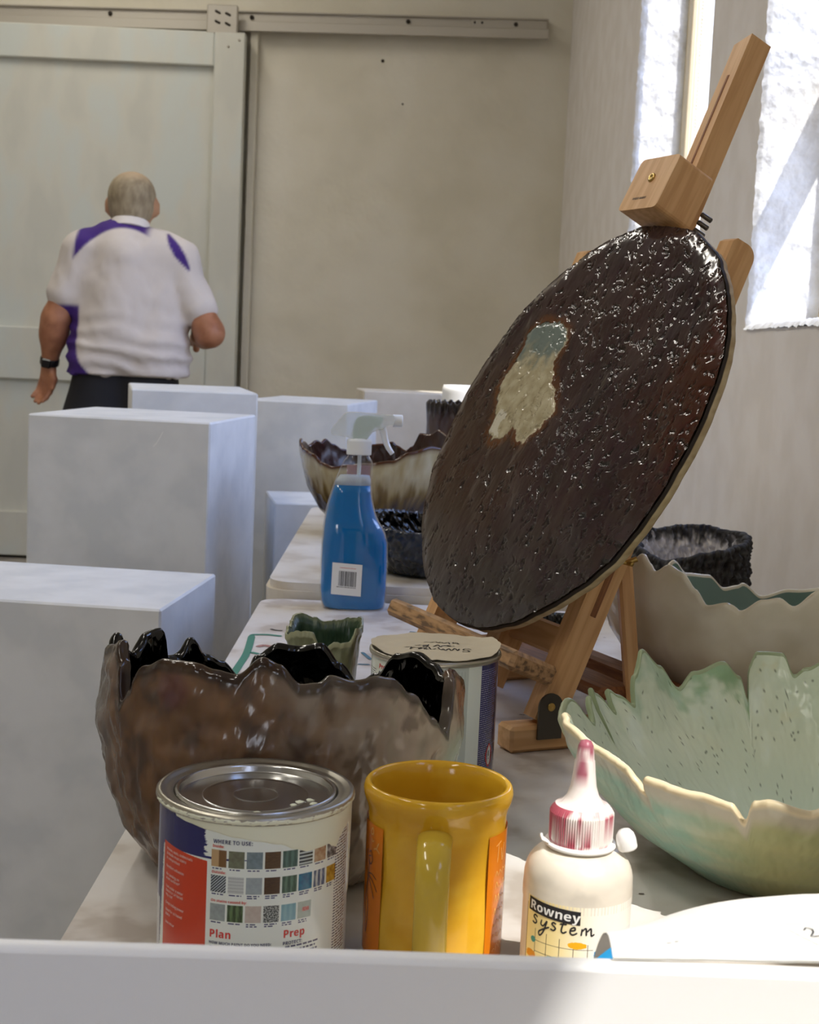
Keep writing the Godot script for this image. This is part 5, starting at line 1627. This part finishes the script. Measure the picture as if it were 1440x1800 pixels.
# ==================================================================== the man at the door
func person() -> void:
	var at := Vector3(-1.06, 0.0, -5.42)
	var t := thing("person", "grey-haired man in white and purple polo shirt seen from behind at the door", "person", at)
	var J := func(x: float, y: float, z: float) -> Vector3: return Vector3(x, y, z)
	# joints (x right, z towards the camera); he leans away towards the door
	var neck: Vector3 = J.call(-0.005, 1.46, -0.03)
	var head: Vector3 = J.call(-0.003, 1.600, -0.075)
	var sl: Vector3 = J.call(-0.170, 1.400, 0.0)
	var sr: Vector3 = J.call(0.190, 1.380, -0.02)
	var el: Vector3 = J.call(-0.262, 1.150, 0.02)
	var wl: Vector3 = J.call(-0.298, 0.975, -0.03)
	var er: Vector3 = J.call(0.318, 1.120, 0.03)
	var wr: Vector3 = J.call(0.235, 1.10, -0.24)
	var skin := func(p: Vector3, n: Vector3) -> Color:
		var k := L(180, 124, 92).lerp(L(154, 100, 72), clampf(0.5 + 1.2 * noise_a.get_noise_3d(p.x * 18, p.y * 18, p.z * 18), 0, 1))
		if p.y > 1.47:
			k = L(182, 140, 108)
		return k
	var body := [
		[neck, J.call(-0.004, 1.54, -0.05), 0.066, 0.062],
		[J.call(-0.003, 1.625, -0.060), J.call(-0.003, 1.610, -0.085), 0.083, 0.082],
		[J.call(-0.003, 1.565, -0.075), J.call(-0.003, 1.530, -0.115), 0.066, 0.048],
		[J.call(-0.003, 1.585, -0.165), J.call(-0.003, 1.560, -0.180), 0.012, 0.016],
		[J.call(-0.09, 1.592, -0.068), J.call(-0.093, 1.565, -0.070), 0.014, 0.012], [J.call(0.084, 1.592, -0.068), J.call(0.087, 1.565, -0.070), 0.014, 0.012],
		[J.call(0.0, 1.35, -0.02), J.call(0.0, 1.05, 0.0), 0.11, 0.12],
		[sl, el, 0.058, 0.047], [el, el.lerp(wl, 0.35), 0.048, 0.047], [el.lerp(wl, 0.35), wl, 0.046, 0.029],
		[sr, er, 0.058, 0.048], [er, er.lerp(wr, 0.35), 0.050, 0.047], [er.lerp(wr, 0.35), wr, 0.046, 0.030],
		[sl, neck, 0.055, 0.055], [sr, neck, 0.055, 0.055],
		[J.call(-0.09, 0.90, 0.0), J.call(-0.10, 0.50, 0.02), 0.075, 0.055], [J.call(0.09, 0.90, 0.0), J.call(0.10, 0.50, 0.02), 0.075, 0.055],
		[J.call(-0.10, 0.50, 0.02), J.call(-0.10, 0.09, 0.05), 0.055, 0.036], [J.call(0.10, 0.50, 0.02), J.call(0.10, 0.09, 0.05), 0.055, 0.036]]
	put("body", flesh(body, 0.012, 0.014, skin), vmat(0.5), t)
	# hands, each with a finer grid: palm, four fingers, thumb
	var hand := func(w: Vector3, dir: Vector3, across: Vector3, side: float) -> ArrayMesh:
		var palm := w + dir * 0.085
		var nrm := dir.cross(across).normalized()
		var b := [[w - dir * 0.03, w + dir * 0.02, 0.029, 0.026], [w + dir * 0.015 + across * 0.012, palm + across * 0.024, 0.018, 0.013], [w + dir * 0.015 - across * 0.012, palm - across * 0.024, 0.018, 0.013], [w + dir * 0.02, palm, 0.02, 0.014]]
		var lens := [0.066, 0.076, 0.072, 0.056]
		for i in 4:
			var k := (i - 1.5) * 0.0185 * side
			var p0 := palm + across * k - dir * 0.01
			var p1: Vector3 = p0 + dir * lens[i] * 0.45 + nrm * 0.006
			var p2: Vector3 = p1 + dir * lens[i] * 0.32 + nrm * 0.016
			var p3: Vector3 = p2 + dir * lens[i] * 0.20 + nrm * 0.016
			b.append_array([[p0, p1, 0.0098, 0.0090], [p1, p2, 0.0090, 0.0082], [p2, p3, 0.0082, 0.0070]])
		var t0 := w + dir * 0.025 - across * 0.020 * side
		var t1 := t0 + dir * 0.028 - across * 0.026 * side + nrm * 0.01
		var t2 := t1 + dir * 0.032 - across * 0.004 * side + nrm * 0.008
		b.append_array([[t0, t1, 0.014, 0.0115], [t1, t2, 0.0112, 0.0088]])
		return flesh(b, 0.0042, 0.0035, skin)
	put("hand", hand.call(wl, Vector3(-0.14, -0.98, -0.10).normalized(), Vector3(0.85, -0.12, 0.5).normalized(), -1.0), vmat(0.5), t)
	put("hand", hand.call(wr, Vector3(-0.35, 0.05, -0.93).normalized(), Vector3(0.1, 1.0, 0.0).normalized(), 1.0), vmat(0.5), t)
	# thin grey hair round a bald crown
	var hair := flesh([[J.call(-0.003, 1.622, -0.058), J.call(-0.003, 1.585, -0.062), 0.0895, 0.083], [J.call(-0.003, 1.57, -0.055), J.call(-0.003, 1.55, -0.045), 0.076, 0.066]], 0.008, 0.012, func(p: Vector3, _n: Vector3) -> Color:
		var k := L(168, 154, 128).lerp(L(136, 122, 100), clampf(0.5 + noise_a.get_noise_3d(p.x * 50, p.y * 20, p.z * 50), 0, 1))
		return k.lerp(L(178, 154, 124), smoothstep(1.66, 1.71, p.y + 0.01 * noise_b.get_noise_3d(p.x * 30, p.y * 30, p.z * 30))))
	put("hair", hair, vmat(0.7), t)
	# polo shirt with purple shoulder and side panels
	var dye := func(p: Vector3, n: Vector3) -> Color:
		var white := L(212, 204, 199)
		var purple := L(66, 34, 122)
		var s := 0.0
		# yoke: a sleeve-seam wedge on the left that thins out under the collar, a sliver on the right
		var arch := 1.492 - 3.6 * pow(p.x + 0.005, 2.0)
		if p.x < 0.10 and p.x > -0.3:
			s = smoothstep(-0.006, 0.006, p.y - arch) * smoothstep(-0.184, -0.172, p.x + (1.49 - p.y) * 0.10) * smoothstep(0.10, 0.06, p.x)
		if p.x > 0.1:
			var q := Geometry2D.get_closest_point_to_segment(Vector2(p.x, p.y), Vector2(0.150, 1.478), Vector2(0.238, 1.350))
			var along := q.distance_to(Vector2(0.150, 1.478)) / 0.155
			var wid := 0.004 + 0.014 * sin(PI * clampf(along, 0, 1))
			s = smoothstep(wid + 0.005, wid - 0.005, Vector2(p.x, p.y).distance_to(q))
		if p.y < 1.22 and p.x < -0.05:
			var e := -0.165 + 5.0 * pow(maxf(0.0, 1.05 - p.y), 2.0)
			s = maxf(s, smoothstep(e + 0.006, e - 0.006, p.x) * smoothstep(1.21, 1.19, p.y))
		return white.lerp(purple, s)
	var folds := func(p: Vector3, d: float) -> float:
		var low := smoothstep(1.24, 1.02, p.y) * smoothstep(0.90, 0.98, p.y)
		var w := 0.006 * low * sin(p.y * 95.0 + p.x * 9.0 + 3.0 * noise_b.get_noise_3d(p.x * 4, p.y * 5, p.z * 4))
		w += 0.010 * noise_b.get_noise_3d(p.x * 5, p.y * 4, p.z * 5) + 0.004 * noise_a.get_noise_3d(p.x * 14, p.y * 9, p.z * 14)
		if p.y < 0.945 + 0.012 * noise_b.get_noise_2d(p.x * 8, p.z * 8):
			return maxf(d, 0.945 - p.y + 0.004)
		return d + w
	var shirt := [
		[J.call(-0.055, 1.40, -0.035), J.call(-0.085, 1.02, 0.005), 0.118, 0.125], [J.call(0.098, 1.375, -0.04), J.call(0.104, 1.02, 0.0), 0.118, 0.128],
		[J.call(0.0, 1.36, 0.0), J.call(0.0, 1.05, 0.015), 0.125, 0.135],
		[J.call(-0.09, 1.02, 0.0), J.call(-0.085, 0.90, 0.0), 0.128, 0.130], [J.call(0.104, 1.02, 0.0), J.call(0.10, 0.90, 0.0), 0.128, 0.128],
		[J.call(0.0, 1.0, -0.06), J.call(0.0, 0.92, -0.06), 0.14, 0.14],
		[sl + Vector3(0.01, 0, 0), sl.lerp(el, 0.62), 0.078, 0.073], [sr + Vector3(-0.01, 0, 0), sr.lerp(er, 0.66), 0.074, 0.066],
		[sl + Vector3(0, 0.01, 0), neck + Vector3(-0.02, -0.01, 0), 0.070, 0.066], [sr + Vector3(0, 0.01, 0), neck + Vector3(0.02, -0.01, 0), 0.070, 0.066]]
	put("shirt", flesh(shirt, 0.0085, 0.016, dye, folds), vmat(0.85), t)
	var col := lathe([Vector2(0.066, 0.0), Vector2(0.078, 0.0), Vector2(0.080, 0.004), Vector2(0.071, 0.036), Vector2(0.068, 0.038), Vector2(0.065, 0.034)], 48)
	var cn := put("collar", col, mat(S(236, 230, 226), 0.85), t)
	cn.transform = Transform3D(Basis(Vector3.RIGHT, -0.30), Vector3(-0.004, 1.487, -0.034))
	var tr := [[J.call(-0.085, 0.93, 0.0), J.call(-0.115, 0.78, 0.01), 0.115, 0.112], [J.call(0.085, 0.93, 0.0), J.call(0.10, 0.78, 0.01), 0.115, 0.110], [J.call(-0.115, 0.78, 0.01), J.call(-0.115, 0.48, 0.02), 0.105, 0.080], [J.call(0.10, 0.78, 0.01), J.call(0.11, 0.48, 0.02), 0.105, 0.080], [J.call(-0.115, 0.48, 0.02), J.call(-0.11, 0.10, 0.05), 0.078, 0.062], [J.call(0.11, 0.48, 0.02), J.call(0.11, 0.10, 0.05), 0.078, 0.062]]
	put("trousers", flesh(tr, 0.014, 0.016, func(_p: Vector3, _n: Vector3) -> Color: return L(26, 25, 29)), vmat(0.8), t)
	for s: float in [-1.0, 1.0]:
		put("shoe", flesh([[J.call(0.11 * s, 0.040, 0.08), J.call(0.115 * s, 0.036, -0.05), 0.040, 0.036], [J.call(0.115 * s, 0.036, -0.05), J.call(0.12 * s, 0.030, -0.15), 0.038, 0.030]], 0.010, 0.010, func(_p: Vector3, _n: Vector3) -> Color: return L(22, 20, 20)), vmat(0.5), t)
	# black wrist watch
	var band := lathe([Vector2(0.0310, -0.013), Vector2(0.0355, -0.013), Vector2(0.0365, -0.009), Vector2(0.0365, 0.009), Vector2(0.0355, 0.013), Vector2(0.0310, 0.013)], 32)
	var wa := put("watch", band, mat(S(24, 24, 28), 0.4), t)
	var wd := (wl - el).normalized()
	wa.transform = Transform3D(Basis(Quaternion(Vector3.UP, -wd)), el.lerp(wl, 0.93))
	put("watch_case", box_mesh(Vector3(0.036, 0.036, 0.010), 0.004), mat(S(18, 18, 20), 0.25), wa).position = Vector3(-0.004, 0, 0.038)
